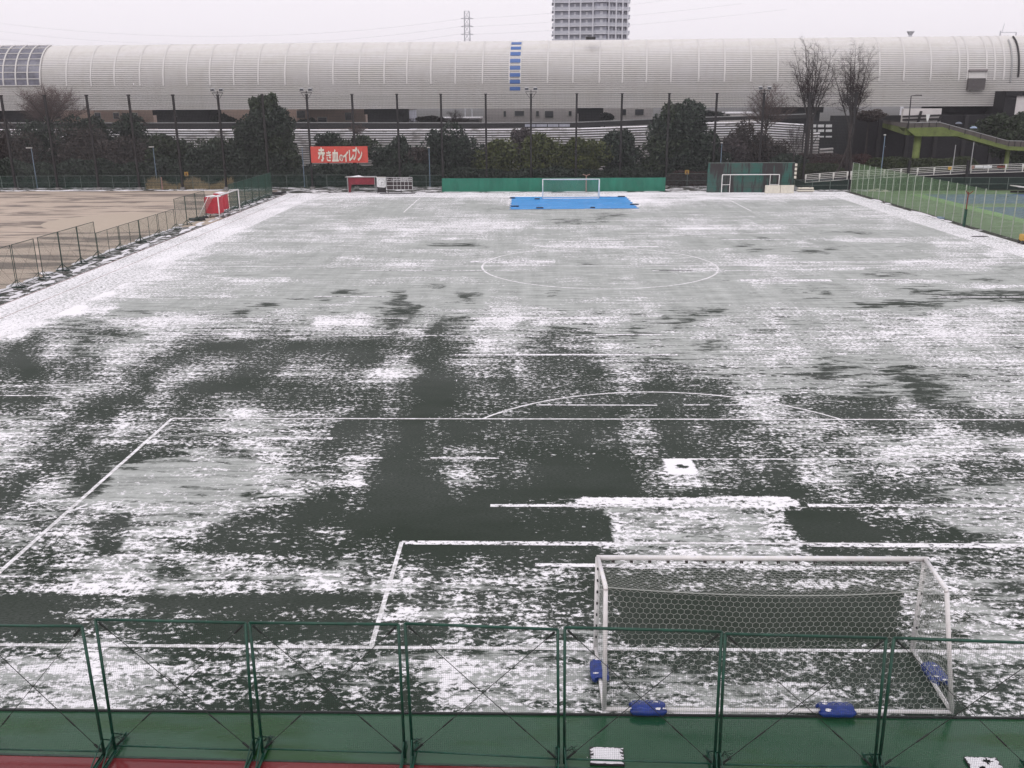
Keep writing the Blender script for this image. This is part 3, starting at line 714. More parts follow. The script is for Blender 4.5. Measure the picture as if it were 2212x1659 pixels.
def slab(u, v, w, d, rz, label, holes=0):
    p = at(u, v, .05); root = empty('snowy_mat', (p.x, p.y, 0), label, 'rubber mat', None, rz)
    MB().box((p.x - w / 2 - .02, p.y - d / 2 - .02, -.02), (p.x + w / 2 + .02, p.y + d / 2 + .02, .03)).build('mat', M['black'], None, bevel=.008).parent = root
    root.children[0].location = (-p.x, -p.y, 0)
    r2 = random.Random(int(u)); mb = MB(); nn = 14; vs = []
    H = {}
    for i in range(nn + 1):
        for j in range(nn + 1):
            ex = min(i, nn - i, j, nn - j) / 2.0
            z = .03 + min(1, ex) * .035 + r2.uniform(-.006, .008)
            if ex == 0: z = .031
            x = -w / 2 + w * i / nn + (r2.uniform(-.02, .02)); y_ = -d / 2 + d * j / nn + r2.uniform(-.015, .015)
            vs.append((x, y_, z))
    fs = []
    for i in range(nn):
        for j in range(nn):
            if holes and (((i - 8) ** 2 + (j - 9) ** 2 < 5) or ((i - 4) ** 2 + (j - 3) ** 2 < 3)) : continue
            if (i in (0, nn - 1) and r2.random() < .3): continue
            a = i * (nn + 1) + j; fs.append((a, a + nn + 1, a + nn + 2, a + 1))
    o = MB().add(vs, fs).build('snow_layer', M['snow']); o.parent = root
    return root
slab(1311, 1630, .64, .46, -.04, 'small dark mat under a square of snow, behind the left of the near goal')
slab(2129, 1652, .60, .46, -.05, 'small snow-covered mat with melted holes at the lower right edge', 1)

# ---------------------------------------------------------------- fence between pitch and sand field (runs away from us along x = -41.6)
def side_panel(H, L, mid, netm, sp=.10, r=.0045):
    root = empty('side_fence_panel', (-41.6, 0, 0), None, 'fence panel', 'fence panels along the sand field')
    X = -41.6
    for y in (0, L): MB().tube((X, y, .02), (X, y, H), .028, 6).build('post', M['dgreen_dark'], root)
    if mid: MB().tube((X, L / 2, .02), (X, L / 2, H), .022, 6).build('middle_post', M['dgreen_dark'], root)
    MB().tube((X, 0, H), (X, L, H), .026, 6).build('top_rail', M['dgreen_dark'], root)
    MB().tube((X, 0, .12), (X, L, .12), .026, 6).build('bottom_rail', M['dgreen_dark'], root)
    mb = MB(); gridnet(lambda s, q: Vector((X, s, .1 + q)), L, H - .1, sp, r, mb); mb.build('netting', netm, root)
    mb = MB(); mb.tube((X, 0, .12), (X, L, H), .006, 4); mb.tube((X, L, .12), (X, 0, H), .006, 4); mb.build('brace_wire', M['wire'], root)
    for y in (0, L):
        mb = MB(); mb.box((X - .55, y - .03, .01), (X + .55, y + .03, .06)); mb.tube((X - .5, y, .06), (X, y, .55), .018, 5); mb.tube((X + .5, y, .06), (X, y, .55), .018, 5); mb.build('foot', M['dgreen_dark'], root)
    return root
tall = side_panel(3.0, 2.95, False, M['netgreen']); short = side_panel(2.05, 4.2, True, M['netgreen']); dense = side_panel(3.1, 2.95, False, M['netgreen'], .075, .009)
ORD = ['first', 'second', 'third', 'fourth', 'fifth', 'sixth', 'seventh', 'eighth', 'ninth', 'tenth', 'eleventh', 'twelfth', 'thirteenth', 'fourteenth', 'fifteenth', 'sixteenth', 'seventeenth', 'eighteenth', 'nineteenth', 'twentieth', 'twenty-first', 'twenty-second', 'twenty-third', 'twenty-fourth']
seq = [(tall, y, 'tall') for y in (38.1, 41.2, 44.35, 47.9, 50.95, 54.0)]
seq[0] = (tall, 38.0, 'tall')
seq += [(short, 57.1, 'low'), (short, 61.5, 'low'), (short, 65.85, 'low'), (short, 70.35, 'low')]
seq += [(tall, 74.9, 'tall far'), (tall, 77.95, 'tall far'), (tall, 81.0, 'tall far')]
seq += [(dense, y, 'dense') for y in (90.6, 93.7, 96.8, 99.9, 103.0, 106.1)]
used = set(); cnt = {}
for pr, y, k in seq:
    o = pr if id(pr) not in used else copy_tree(pr); used.add(id(pr))
    o.location = (-41.6 if k != 'dense' else -41.0, y, 0)
    i = cnt.get(k, 0); cnt[k] = i + 1
    nm = {'tall': '%s tall net panel beside the sand field, from the left photo edge', 'low': '%s low net panel with a middle post, counted away from us',
          'tall far': '%s tall net panel right before the red-covered cart', 'dense': '%s finely netted green panel beyond the red-covered cart'}[k]
    o['label'] = nm % ORD[i]

# red covered cart and full-size goal parked side-on beside the sand field
root = empty('covered_cart', (-41.1, 87.4, 0), 'red sheet-covered equipment cart with snow on top inside the parked goal', 'equipment cart')
for (x0, x1, y0, y1) in ((-41.9, -40.25, 84.5, 85.9), (-42.2, -40.95, 88.6, 89.9)):
    mb = MB(); z0, z1 = .42, 2.25
    n_ = 8; top = []; bot = []
    per = [(x0, y0), (x1, y0), (x1, y1), (x0, y1)]; P4 = []
    for i in range(4):
        a = per[i]; b = per[(i + 1) % 4]
        for k in range(n_): P4.append((a[0] + (b[0] - a[0]) * k / n_, a[1] + (b[1] - a[1]) * k / n_))
    cx_, cy_ = (x0 + x1) / 2, (y0 + y1) / 2; N4 = len(P4)
    low = [(cx_ + (x - cx_) * (1.0 + .05 * math.sin(i * 2.1)), cy_ + (y_ - cy_) * (1.0 + .05 * math.sin(i * 2.1)), z0 + .04 * math.sin(i * 1.3)) for i, (x, y_) in enumerate(P4)]
    hi = [(x, y_, z1 + .03 * math.sin(i)) for i, (x, y_) in enumerate(P4)]
    mb.add(low + hi + [(cx_, cy_, z1 + .16)], [(i, (i + 1) % N4, N4 + (i + 1) % N4, N4 + i) for i in range(N4)] + [(N4 + i, N4 + (i + 1) % N4, 2 * N4) for i in range(N4)])
    mb.build('sheet', M['red'], root)
    fr = MB()
    for x in (x0 + .05, x1 - .05):
        for y_ in (y0 + .05, y1 - .05): fr.tube((x, y_, .08), (x, y_, z1), .025, 6)
    fr.bar((x0, y0, .35), (x1, y0, .35), .04, .04); fr.bar((x0, y1, .35), (x1, y1, .35), .04, .04); fr.bar((x0, y0, .2), (x0, y1, .2), .04, .04); fr.bar((x1, y0, .2), (x1, y1, .2), .04, .04)
    fr.build('frame', M['galv'], root)
    wh = MB()
    for x in (x0 + .1, x1 - .1):
        for y_ in (y0 + .1, y1 - .1): wh.tube((x - .03, y_, .09), (x + .03, y_, .09), .09, 10)
    wh.build('wheels', M['black'], root)
g2 = empty('parked_goal', (-39.6, 82.4, 0), 'white football goal parked side-on around the red-covered cart', 'football goal')
def far_goal(root, A, B, D, H, hb, netm, r=.06, front_bar=False, backbar=True):
    A = Vector(A); B = Vector(B); D = Vector(D); u_ = Vector((0, 0, 1))
    for P_ in (A, B): MB().tube(P_, P_ + u_ * H, r, 8).build('post', M['white'], root, True)
    MB().tube(A + u_ * H, B + u_ * H, r, 8).build('crossbar', M['white'], root, True)
    for P_ in (A, B):
        mb = MB(); mb.path([P_ + u_ * H, P_ + D * .42 + u_ * H * .97, P_ + D + u_ * .05, P_ + u_ * .05], r * .6, 6); mb.build('side_brace', M['white'], root)
    if front_bar: MB().tube(A + u_ * .05, B + u_ * .05, r * .8, 8).build('front_ground_bar', M['white'], root)
    if backbar: MB().tube(A + D + u_ * .05, B + D + u_ * .05, r * .7, 8).build('rear_ground_bar', M['white'], root)
    L_ = (B - A).length; dirv = (B - A) / L_
    def S(s, q):
        x = s / L_; sg = .5 * 4 * x * (1 - x)
        f = q / 3.2
        if f < .3: g_ = f / .3; return A + dirv * s + D * (.42 * g_) + u_ * (H - .03 - .1 * g_ - .15 * g_ * sg)
        g_ = (f - .3) / .7; return A + dirv * s + D * (.42 + .58 * g_) + u_ * ((H - .13 - .15 * sg) * (1 - g_) + .05 * g_)
    mb = MB()
    for i in range(1, int(L_ / .14)):
        for k in range(5): mb.tube(S(i * .14, 3.2 * k / 5), S(i * .14, 3.2 * (k + 1) / 5), .006, 3, cap=False)
    for j in range(1, 23):
        for k in range(6): mb.tube(S(L_ * k / 6, j * .14), S(L_ * (k + 1) / 6, j * .14), .006, 3, cap=False)
    mb.build('net', netm, root)
far_goal(g2, (-39.6, 82.4, 0), (-39.6, 89.75, 0), (-2.6, .3, 0), 2.6, 0, M['cord'], r=.06)
g3 = empty('far_goal', (-.1, 103.6, 0), 'small-looking white goal at the far end standing on the blue tarpaulin', 'football goal')
far_goal(g3, (-3.8, 103.55, 0), (3.6, 103.65, 0), (0, 1.9, 0), 2.5, 0, M['cord'], r=.065, front_bar=True)
# blue tarpaulin in the far goalmouth, with sand bags on its edge
A_, B_, C_, D_ = (-7.8, 91.2), (7.45, 91.9), (7.3, 105.9), (-7.9, 105.9)
n1_, n2_ = 70, 50; vs = []
for j in range(n2_ + 1):
    for i in range(n1_ + 1):
        s = i / n1_; q = j / n2_; x = (A_[0] * (1 - s) + B_[0] * s) * (1 - q) + (D_[0] * (1 - s) + C_[0] * s) * q; y = (A_[1] * (1 - s) + B_[1] * s) * (1 - q) + (D_[1] * (1 - s) + C_[1] * s) * q
        x += .12 * math.sin(y * 3 + 1) * (abs(s - .5) > .49); z = .02 + .035 * abs(mnoise.noise(Vector((x * .5, y * 1.3, 0)))) + .02 * abs(mnoise.noise(Vector((x * 1.5, y * 3, 4))))
        vs.append((x, y, z))
tp = empty('tarpaulin', (0, 98, 0), 'bright blue tarpaulin spread over the snowy far goalmouth', 'tarpaulin')
MB().add(vs, [(j * (n1_ + 1) + i, j * (n1_ + 1) + i + 1, (j + 1) * (n1_ + 1) + i + 1, (j + 1) * (n1_ + 1) + i) for j in range(n2_) for i in range(n1_)]).build('sheet', M['tarp'], tp, True)
for i, (u_, v_, w_) in enumerate([(1370, 443, .55), (1342, 426, .5), (1107, 429, .4), (1112, 447, .5), (1166, 450.5, .45), (1160, 431, .35), (1280, 450, .3)]):
    p = at(u_, v_); mb = MB(); mb.poly([(p.x - w_, p.y - .15, .05), (p.x + w_, p.y - .2, .05), (p.x + w_ * .9, p.y + .2, .05), (p.x - w_ * .8, p.y + .15, .05)], (0, 0, .12))
    tag(mb.build('sandbag', M['tarp_end'], bevel=.04), ['dark sandbag on the right edge of the blue tarpaulin, nearer corner', 'dark sandbag at the far right corner of the blue tarpaulin', 'dark sandbag at the far left corner of the blue tarpaulin',
        'dark sandbag at the near left corner of the blue tarpaulin', 'dark sandbag on the near edge of the tarpaulin, below the left goal post', 'dark sandbag on the far edge of the tarpaulin beside the left goal post', 'small dark sandbag on the near edge of the tarpaulin, below the right goal post'][i], 'sandbag', 'sandbags holding down the blue tarpaulin')
# ---------------------------------------------------------------- far end of the pitch
def g5(x, y): return ((2200 + x * .2532) / 1.4756, (480 + y * .2532) / 1.4756)
def gs(x, y): return ((960 + x * .1808) / 1.4756, (440 + y * .1808) / 1.4756)
def g7(x, y): return ((2700 + x * .255) / 1.4756, (280 + y * .255) / 1.4756)
def gr(x, y): return ((2650 + x * .2776) / 1.4756, (500 + y * .2776) / 1.4756)
# green windscreen along the end line
a = aty(955.5, 415, 113.2); b = aty(1437, 414, 112.8); zt = aty(1200, 384.5, 113).z
root = empty('windscreen_fence', (a.x, 113, 0), 'long solid green windscreen behind the far goal', 'windscreen')
mb = MB(); n_ = 80
vs = [(a.x + (b.x - a.x) * i / n_, 113 + .05 * math.sin(i * .9) + .03 * math.sin(i * 2.3), z) for z in (.02, zt) for i in range(n_ + 1)]
mb.add(vs, [(i, i + 1, n_ + 2 + i, n_ + 1 + i) for i in range(n_)]); o = mb.build('sheet', M['screen'], root); sm_ = o.modifiers.new('thickness', 'SOLIDIFY'); sm_.thickness = .01
for i in range(9):
    x = a.x + (b.x - a.x) * i / 8; MB().tube((x, 113.1, 0), (x, 113.1, zt + .04), .03, 6).build('post', M['dgreen_dark'], root)
MB().tube((a.x, 113.08, zt), (b.x, 113.08, zt), .02, 6).build('top_wire', M['dgreen_dark'], root)
p = aty(1340 * .0 + (1640 + 540 / 2.37) / 1.4756, 415, 112.6); mb = MB(); mb.tube((p.x, 112.5, 0), (p.x, 112.5, 2.3), .07, 8); mb.tube((p.x - .5, 112.5, 2.45), (p.x, 112.5, 2.25), .04, 6); mb.tube((p.x + .5, 112.5, 2.45), (p.x, 112.5, 2.25), .04, 6)
tag(mb.build('wooden_post', M['pinkpost']), 'thin salmon post with a forked top in front of the green windscreen', 'post')
# old practice wall with painted goal frame standing before it
a = aty(*g5(208, 528), 111.3); b = aty(*g5(1292, 528), 111.3); zt = aty(*g5(700, 157), 111.3).z
root = empty('practice_wall', (a.x, 111.5, 0), 'tall weathered green practice wall streaked with dark stains', 'wall')
MB().box((a.x, 111.3, 0), (b.x, 111.6, zt)).build('panel', M['practice'], root)
mb = MB()
for i in range(1, 6): z = zt * i / 6; mb.box((a.x + .02, 111.285, z - .012), (b.x - .02, 111.3, z + .012))
for i in range(1, 5): x = a.x + (b.x - a.x) * i / 5; mb.box((x - .015, 111.28, .02), (x + .015, 111.3, zt - .02))
mb.build('seams', M['black'], root)
mb = MB()
for i in range(4): z = zt - .25 - i * .55; mb.box((b.x - .02, 111.2, z - .2), (b.x + .28, 111.42, z + .16))
mb.build('edge_blocks', M['cream'], root)
MB().box((a.x, 111.26, zt), (b.x, 111.64, zt + .05)).build('cap', M['greygreen'], root)
root = empty('practice_goal', (21, 110.9, 0), 'slim white goal frame standing against the weathered green practice wall', 'football goal')
X = [aty(*g5(x, 400), 110.9).x for x in (398, 505, 1008, 1115)]; zb_ = aty(*g5(700, 302), 110.9).z; zl = aty(*g5(450, 430), 110.9).z
for x in (X[0], X[3]): MB().tube((x, 110.8, 0), (x, 110.8, zb_), .06, 8).build('post', M['white'], root)
for x in (X[1], X[2]): MB().tube((x, 111.1, 0), (x, 111.1, zb_), .045, 8).build('inner_post', M['white'], root)
MB().tube((X[0], 110.8, zb_), (X[3], 110.8, zb_), .06, 8).build('crossbar', M['white'], root)
for x0, x1 in ((X[0], X[1]), (X[3], X[2])): MB().tube((x0, 110.8, zl), (x1, 111.1, zl), .04, 6).build('side_bar', M['white'], root)
a = aty(*g5(942, 535), 109.6); b = aty(*g5(1303, 535), 109.6); zt = aty(*g5(1100, 437), 109.6).z; mid = aty(*g5(1135, 500), 109.6).x
for i, (x0, x1) in enumerate(((a.x, mid - .03), (mid + .03, b.x))):
    root = empty('cream_board', ((x0 + x1) / 2, 109.7, 0), ['cream board standing before the practice wall, the left one of a pair', 'cream board standing before the practice wall, the right one of a pair'][i], 'board', 'cream boards before the practice wall')
    MB().box((x0, 109.6, .02), (x1, 109.9, zt)).build('board', M['cream'], root, bevel=.02)
    MB().box((x0 + .1, 109.64, -.005), (x1 - .1, 109.86, .022)).build('foot', M['galv'], root)
p = aty(*g5(1448, 520), 111.5); root = empty('mat_stack', (p.x, 111.5, 0), 'low pile of cream benches with snow, right of the practice wall', 'bench pile')
for k, (dz, w_) in enumerate(((.1, 1.15), (.42, 1.05))):
    MB().box((p.x - w_, 111.2, dz), (p.x + w_, 111.8, dz + .22)).build('bench_top', M['cream'], root, bevel=.03)
MB().box((p.x - 1.0, 111.3, 0), (p.x + 1.0, 111.7, .1)).box((p.x - .9, 111.3, .32), (p.x + .9, 111.7, .42)).build('legs', M['black'], root)
mb = MB(); mb.box((p.x - .75, 111.35, .64), (p.x - .5, 111.65, .72)); mb.box((p.x + .45, 111.3, .64), (p.x + .75, 111.65, .74)); mb.build('strap', M['black'], root)
for i, (u_, v_) in enumerate(((1893, 411), (1912, 414), (1885, 413))):
    p = at(u_, v_); mb = MB(); mb.box((p.x - .5, p.y - .2, .0), (p.x + .35, p.y + .25, .12)); mb.box((p.x - .2, p.y - .1, .12), (p.x + .3, p.y + .2, .22)); tag(mb.build('snowy_plank', M['cream'], bevel=.03), ['pale plank with snow near the far right corner of the pitch', 'pale plank nearest the far right corner post', 'short pale plank left of the others at the far right corner'][i], 'plank')
# team bench, clock and scoreboard
Yb = 111.8
a = aty(*gs(832, 975), Yb); b = aty(*gs(1308, 975), Yb); zt = aty(*gs(1060, 692), Yb).z; zm = aty(*gs(1060, 820), Yb).z
root = empty('team_shelter', ((a.x + b.x) / 2, Yb, 0), 'open team shelter with a dark red sheet and a red lump on its roof', 'shelter')
for x in (a.x, b.x):
    for y in (Yb, Yb + 1.3): MB().tube((x, y, 0), (x, y, zt), .05, 6).build('post', M['galv'], root)
MB().box((a.x - .35, Yb - .15, zt), (b.x + .1, Yb + 1.5, zt + .05)).build('roof', M['galv'], root)
MB().box((a.x + .06, Yb + .05, zm), (b.x - .06, Yb + .09, zt - .03)).build('front_sheet', M['darkred'], root)
mb = MB(); mb.poly([(a.x + .05, Yb + .1, zm), (a.x + .05, Yb + .1, .1), (a.x + .3, Yb + .1, .1), (a.x + .5, Yb + .1, zm)], (0, .03, 0)); mb.build('side_sheet', M['darkred'], root)
mb = MB(); gridnet(lambda s, q: Vector((a.x + s, Yb + 1.3, .05 + q)), b.x - a.x, zm, .12, .008, mb); mb.build('rear_net', M['netgreen'], root)
mb = MB(); mb.add([(a.x + 1.2 + 1.0 * math.cos(t), Yb + .6 + .5 * math.sin(t), zt + .05) for t in np.arange(0, 6.28, .6)] + [(a.x + 1.5, Yb + .6, zt + .24)], [(i, (i + 1) % 11, 11) for i in range(11)]); mb.build('folded_sheet', M['red'], root, True)
MB().box((a.x + .8, Yb + .5, .35), (b.x - .4, Yb + .9, .42)).build('bench', M['black'], root)
# clock
c0 = aty(*gs(1330, 700), 111.3); c1 = aty(*gs(1495, 862), 111.3)
root = empty('field_clock', ((c0.x + c1.x) / 2, 111.5, 0), 'square white clock showing half past three, left of the scoreboard', 'clock')
MB().box((c0.x, 111.3, c1.z), (c1.x, 111.5, c0.z)).build('case', M['clear_white'], root, bevel=.02)
cx_, cz_ = (c0.x + c1.x) / 2, (c0.z + c1.z) / 2; rr_ = (c1.x - c0.x) * .40
mb = MB(); n_ = 36; mb.add([(cx_ + rr_ * math.cos(2 * math.pi * i / n_) * f, 111.29, cz_ + rr_ * math.sin(2 * math.pi * i / n_) * f) for f in (1, .93) for i in range(n_)], [(i, (i + 1) % n_, n_ + (i + 1) % n_, n_ + i) for i in range(n_)])
for k in range(12): t_ = math.pi * k / 6; mb.bar((cx_ + rr_ * .74 * math.cos(t_), 111.288, cz_ + rr_ * .74 * math.sin(t_)), (cx_ + rr_ * .9 * math.cos(t_), 111.288, cz_ + rr_ * .9 * math.sin(t_)), .012, .035)
mb.build('dial', M['galv'], root)
mb = MB(); mb.box((cx_ - .015, 111.27, cz_ - rr_ * .85), (cx_ + .015, 111.28, cz_ + .05)); mb.box((cx_ - .03, 111.26, cz_ - .02), (cx_ + rr_ * .6, 111.269, cz_ + .02)); mb.build('hands', M['black'], root)
MB().box((c0.x - .1, 111.2, c0.z + .02), (c1.x + .02, 111.6, c0.z + .09)).build('hood', M['offwhite'], root)
mb = MB(); mb.box((c0.x + .02, 111.36, 0), (c0.x + .09, 111.46, c1.z)); mb.box((c1.x - .09, 111.36, 0), (c1.x - .02, 111.46, c1.z)); mb.box((c0.x + .1, 111.38, .15), (c1.x - .1, 111.44, .75)); mb.build('stand', M['black'], root)
# scoreboard
s0 = aty(*gs(1500, 695), 110.9); s1 = aty(*gs(1962, 910), 110.9)
root = empty('scoreboard', ((s0.x + s1.x) / 2, 111, 0), 'black manual scoreboard with a white grid and white headings', 'scoreboard')
MB().box((s0.x, 110.94, s1.z), (s1.x, 111.0, s0.z)).build('board', M['slate'], root)
zs = [s0.z, s0.z + (s1.z - s0.z) * .345, s0.z + (s1.z - s0.z) * .66, s1.z]; cols = [0, .262, .405, .55, .70, .845, 1.0]
mb = MB()
for z in zs: mb.box((s0.x - .02, 110.915, z - .022), (s1.x + .02, 110.937, z + .022))
for q in cols: x = s0.x + (s1.x - s0.x) * q; mb.box((x - .02, 110.913, s1.z), (x + .02, 110.934, s0.z))
mb.build('grid', M['clear_white'], root)
def text(body, w, h, cx, y, cz, m_, parent, name, bold=0.0, shear=0.0):
    cu = bpy.data.curves.new(name, 'FONT'); cu.body = body; cu.size = 1; cu.offset = bold; cu.shear = shear; cu.align_x = 'CENTER'; cu.space_line = .9; cu.extrude = .01
    o = bpy.data.objects.new(name, cu); COL.objects.link(o); bpy.context.view_layer.update()
    me = bpy.data.meshes.new_from_object(o.evaluated_get(bpy.context.evaluated_depsgraph_get())); bpy.data.objects.remove(o)
    co_ = np.array([v.co[:] for v in me.vertices]); lo, hi = co_.min(0), co_.max(0)
    sx_ = w / (hi[0] - lo[0]); sz_ = h / (hi[1] - lo[1]); base = wmat(parent).translation
    for v in me.vertices: v.co = Vector((cx + (v.co.x - (lo[0] + hi[0]) / 2) * sx_ - base.x, y - v.co.z * .5 - base.y, cz + (v.co.y - (lo[1] + hi[1]) / 2) * sz_ - base.z))
    me.materials.clear(); me.materials.append(m_); o = bpy.data.objects.new(name, me); COL.objects.link(o); o.parent = parent; return o
BW = s1.x - s0.x; zc = (zs[0] + zs[1]) / 2; zh = (zs[0] - zs[1])
for i, (tx, hh) in enumerate((('チーム', .42), ('前半', .5), ('後半', .5), ('延長\n前半', .86), ('延長\n後半', .86), ('合計', .5))):
    w_ = BW * (cols[i + 1] - cols[i]); text(tx, w_ * .84, zh * hh, s0.x + BW * (cols[i] + cols[i + 1]) / 2, 110.93, zc, M['clear_white'], root, 'heading', .01)
mb = MB()
for q in (.05, .55, .97): x = s0.x + BW * q; mb.tube((x, 111.05, 0), (x, 111.05, s0.z), .04, 6)
mb.box((s0.x - 1.0, 110.9, .02), (s1.x + .3, 111.2, .09)); mb.build('stand', M['black'], root)

# ---------------------------------------------------------------- tall net poles, floodlights, banner
PT = [1.4, 95, 186, 277, 373, 470, 566, 662, 760, 857, 952, 1049, 1147, 1246, 1344, 1446, 1549, 1651, 1750, 1851]
PY_ = 118.3; px_ = [aty(u, 204, PY_).x for u in PT]; pz = [aty(u, v, PY_).z for u, v in zip(PT, np.linspace(206, 200, 20))]
FL_ = {5, 7, 12, 17}
near = ['at the left edge of the photo', 'in front of the bare round tree at the left', 'right of the bare round tree', 'left of the second blue-grey street lamp', 'over the dry grass at the left', 'carrying a floodlight rack, left of the big evergreen', 'hidden by the big evergreen left of the banner', 'with twin floodlights at the left edge of the red banner',
        'at the right edge of the red banner', 'behind the scoreboard', 'at the left end of the green windscreen', 'left of the yellow-green trees', 'with twin floodlights behind the far goal', 'right of the far goal', 'left of the big right-hand evergreen', 'in front of the big right-hand evergreen', 'at the left end of the practice wall', 'with twin floodlights above the practice wall', 'in front of the taller bare tree at the right', 'in front of the second tall bare tree']
for i, x in enumerate(px_):
    root = empty('net_pole', (x, PY_, 0), 'tall dark net pole ' + near[i], 'pole', 'tall poles holding the ball net')
    MB().box((x - .14, PY_ - .14, 0), (x + .14, PY_ + .14, pz[i])).build('shaft', M['polebrown'], root)
    MB().box((x - .2, PY_ - .2, pz[i] - .12), (x + .2, PY_ + .2, pz[i] + .03)).build('cap', M['polebrown'], root)
    MB().box((x - .3, PY_ - .3, 0), (x + .3, PY_ + .3, .35)).build('footing', M['concrete'], root)
    if i in FL_:
        f_ = MB(); f_.bar((x, PY_, pz[i] + .1), (x, PY_, pz[i] + .5), .1, .1); f_.bar((x - .8, PY_, pz[i] + .25), (x + .8, PY_, pz[i] + .25), .08, .08); f_.tube((x - .75, PY_, pz[i] + .2), (x - .2, PY_, pz[i] - .6), .03, 5); f_.tube((x + .75, PY_, pz[i] + .2), (x + .2, PY_, pz[i] - .6), .03, 5)
        br_ = f_.build('lamp_bracket', M['polebrown'], root)
        for s in (-.62, .62):
            h_ = MB(); h_.poly([(x + s - .32, PY_ - .3, pz[i] + .45), (x + s + .32, PY_ - .3, pz[i] + .45), (x + s + .27, PY_ - .3, pz[i] + .8), (x + s - .27, PY_ - .3, pz[i] + .8)], (0, .4, .1)); hh_ = h_.build('floodlight', M['galv'], root)
            MB().box((x + s - .24, PY_ - .33, pz[i] + .5), (x + s + .24, PY_ - .305, pz[i] + .75)).build('lamp_glass', M['window'], hh_)
for i in range(0, 19):
    x0, x1 = px_[i] + .14, px_[i + 1] - .14; z1 = min(pz[i], pz[i + 1]) - .1
    mb = MB(); gridnet(lambda s, q: Vector((x0 + s, PY_, .6 + q)), x1 - x0, z1 - .6, .21, .0085, mb); mb.tube((x0, PY_, z1), (x1, PY_, z1), .02, 4); mb.tube((x0, PY_, .6), (x1, PY_, .6), .02, 4)
    tag(mb.build('ball_net', M['netdark']), '%s ball net between the tall poles, counted from the left' % ORD[i], 'net', 'ball nets between the tall poles')
b0 = aty(670.5, 317, 118.0); b1 = aty(795.5, 352, 118.0); zt = (aty(670, 317, 118).z + aty(795, 315.3, 118).z) / 2; zb = (aty(671.5, 351, 118).z + aty(796, 352, 118).z) / 2
root = empty('banner', ((b0.x + b1.x) / 2, 118, zb), 'red banner with pale hand-lettered Japanese writing tied between net poles', 'banner')
mb = MB(); n_ = 24; vs = []
for z in (zb, zt):
    for i in range(n_ + 1): vs.append((b0.x + (b1.x - b0.x) * i / n_, 118 - .03 * math.sin(i * .8), z))
mb.add(vs, [(i, i + 1, n_ + 2 + i, n_ + 1 + i) for i in range(n_)]); o = mb.build('cloth', M['banner'], root); s_ = o.modifiers.new('thickness', 'SOLIDIFY'); s_.thickness = .02; s_.offset = 1
GL = [('赤', 280, 435, 165, 418), ('き', 435, 540, 225, 410), ('血', 533, 668, 200, 415), ('の', 665, 745, 290, 412), ('イ', 715, 840, 230, 416), ('レ', 835, 935, 210, 412), ('ブ', 900, 1000, 155, 395), ('ン', 985, 1085, 195, 405)]
for ch, x0, x1, y0, y1 in GL:
    A_ = aty(*gs(x0, y0), 117.9); B_ = aty(*gs(x1, y1), 117.9); text(ch, (B_.x - A_.x) * .96, A_.z - B_.z, (A_.x + B_.x) / 2, 117.9, (A_.z + B_.z) / 2, M['cream'], root, 'lettering', {'き': .02, 'の': .026}.get(ch, .04))

# ---------------------------------------------------------------- low fence along the back path
def low_fence(u0, u1, Y, step, H, label, m_, netm, rails=2):
    a = aty(u0, 400, Y).x; b = aty(u1, 400, Y).x; root = empty('low_fence', ((a + b) / 2, Y, 0), label, 'fence'); k = max(1, round((b - a) / step))
    for i in range(k + 1): x = a + (b - a) * i / k; MB().tube((x, Y, 0), (x, Y, H), .045, 6).build('post', m_, root)
    for j in range(rails): z = H * (j + 1) / rails - .02; MB().tube((a, Y, z), (b, Y, z), .028, 5).build('rail', m_, root)
    mb = MB(); gridnet(lambda s, q: Vector((a + s, Y + .03, .05 + q)), b - a, H - .1, .11, .0095, mb); mb.build('mesh', netm, root)
low_fence(-30, 486, 118.95, 2.45, 2.0, 'low mesh fence with faded posts behind the sand field', M['greygreen'], M['netgreen'])
low_fence(490, 750, 118.95, 2.9, 2.0, 'low mesh fence between the sand field and the team shelter', M['greygreen'], M['netgreen'])
low_fence(886, 956, 118.95, 2.4, 1.9, 'short low fence between the scoreboard and the green windscreen', M['greygreen'], M['netgreen'])
low_fence(1438, 1530, 118.95, 2.9, 2.0, 'short low fence between the windscreen and the practice wall', M['greygreen'], M['netdark'])
low_fence(1716, 1832, 113.6, 2.2, 1.5, 'low dark green fence beside the far right corner of the pitch', M['greygreen'], M['netgreen'])
low_fence(1850, 2300, 113.3, 2.6, 1.75, 'dark mesh fence behind the tennis courts', M['greygreen'], M['netgreen'])
# dry grass, salmon post, small yellow signs
hg = MB(); rr = random.Random(8)
for u0, u1 in ((317, 385), (385, 470), (470, 500)):
    a = aty(u0, 395, 119.6).x; b = aty(u1, 395, 119.6).x
    for k in range(int((b - a) * 110)):
        x = rr.uniform(a, b); y = rr.uniform(119.3, 120.6); h = rr.uniform(.8, 1.75) * (.8 + .35 * math.sin(x * 1.1)); dx = rr.uniform(-.35, .35); hg.add([(x - .05, y, 0), (x + .05, y, 0), (x + dx, y - .1, h)], [(0, 1, 2)])
tag(hg.build('dry_grass', M['hay']), kind='stuff')
def P1(u, v0, v1, Y, r, name, m_, label, cat, grp=None, head=None):
    a = aty(u[0], v0, Y); b = aty(u[1], v1, Y); root = empty(name, (b.x, Y, 0), label, cat, grp)
    MB().tube((b.x, Y, 0), (b.x, Y, a.z), r, 8, r * .7).build('pole', m_, root)
    if head: MB().box((b.x - head, Y - .12, a.z - .03), (b.x + .12, Y + .12, a.z + .1)).build('lamp_head', M['offwhite'], root, bevel=.03)
    return root
P1((351, 351), 383, 408, 118.6, .12, 'salmon_post', M['pinkpost'], 'thick salmon-coloured post before the dry grass', 'post')
LG = 'blue-grey street lamps on the path behind the fence'
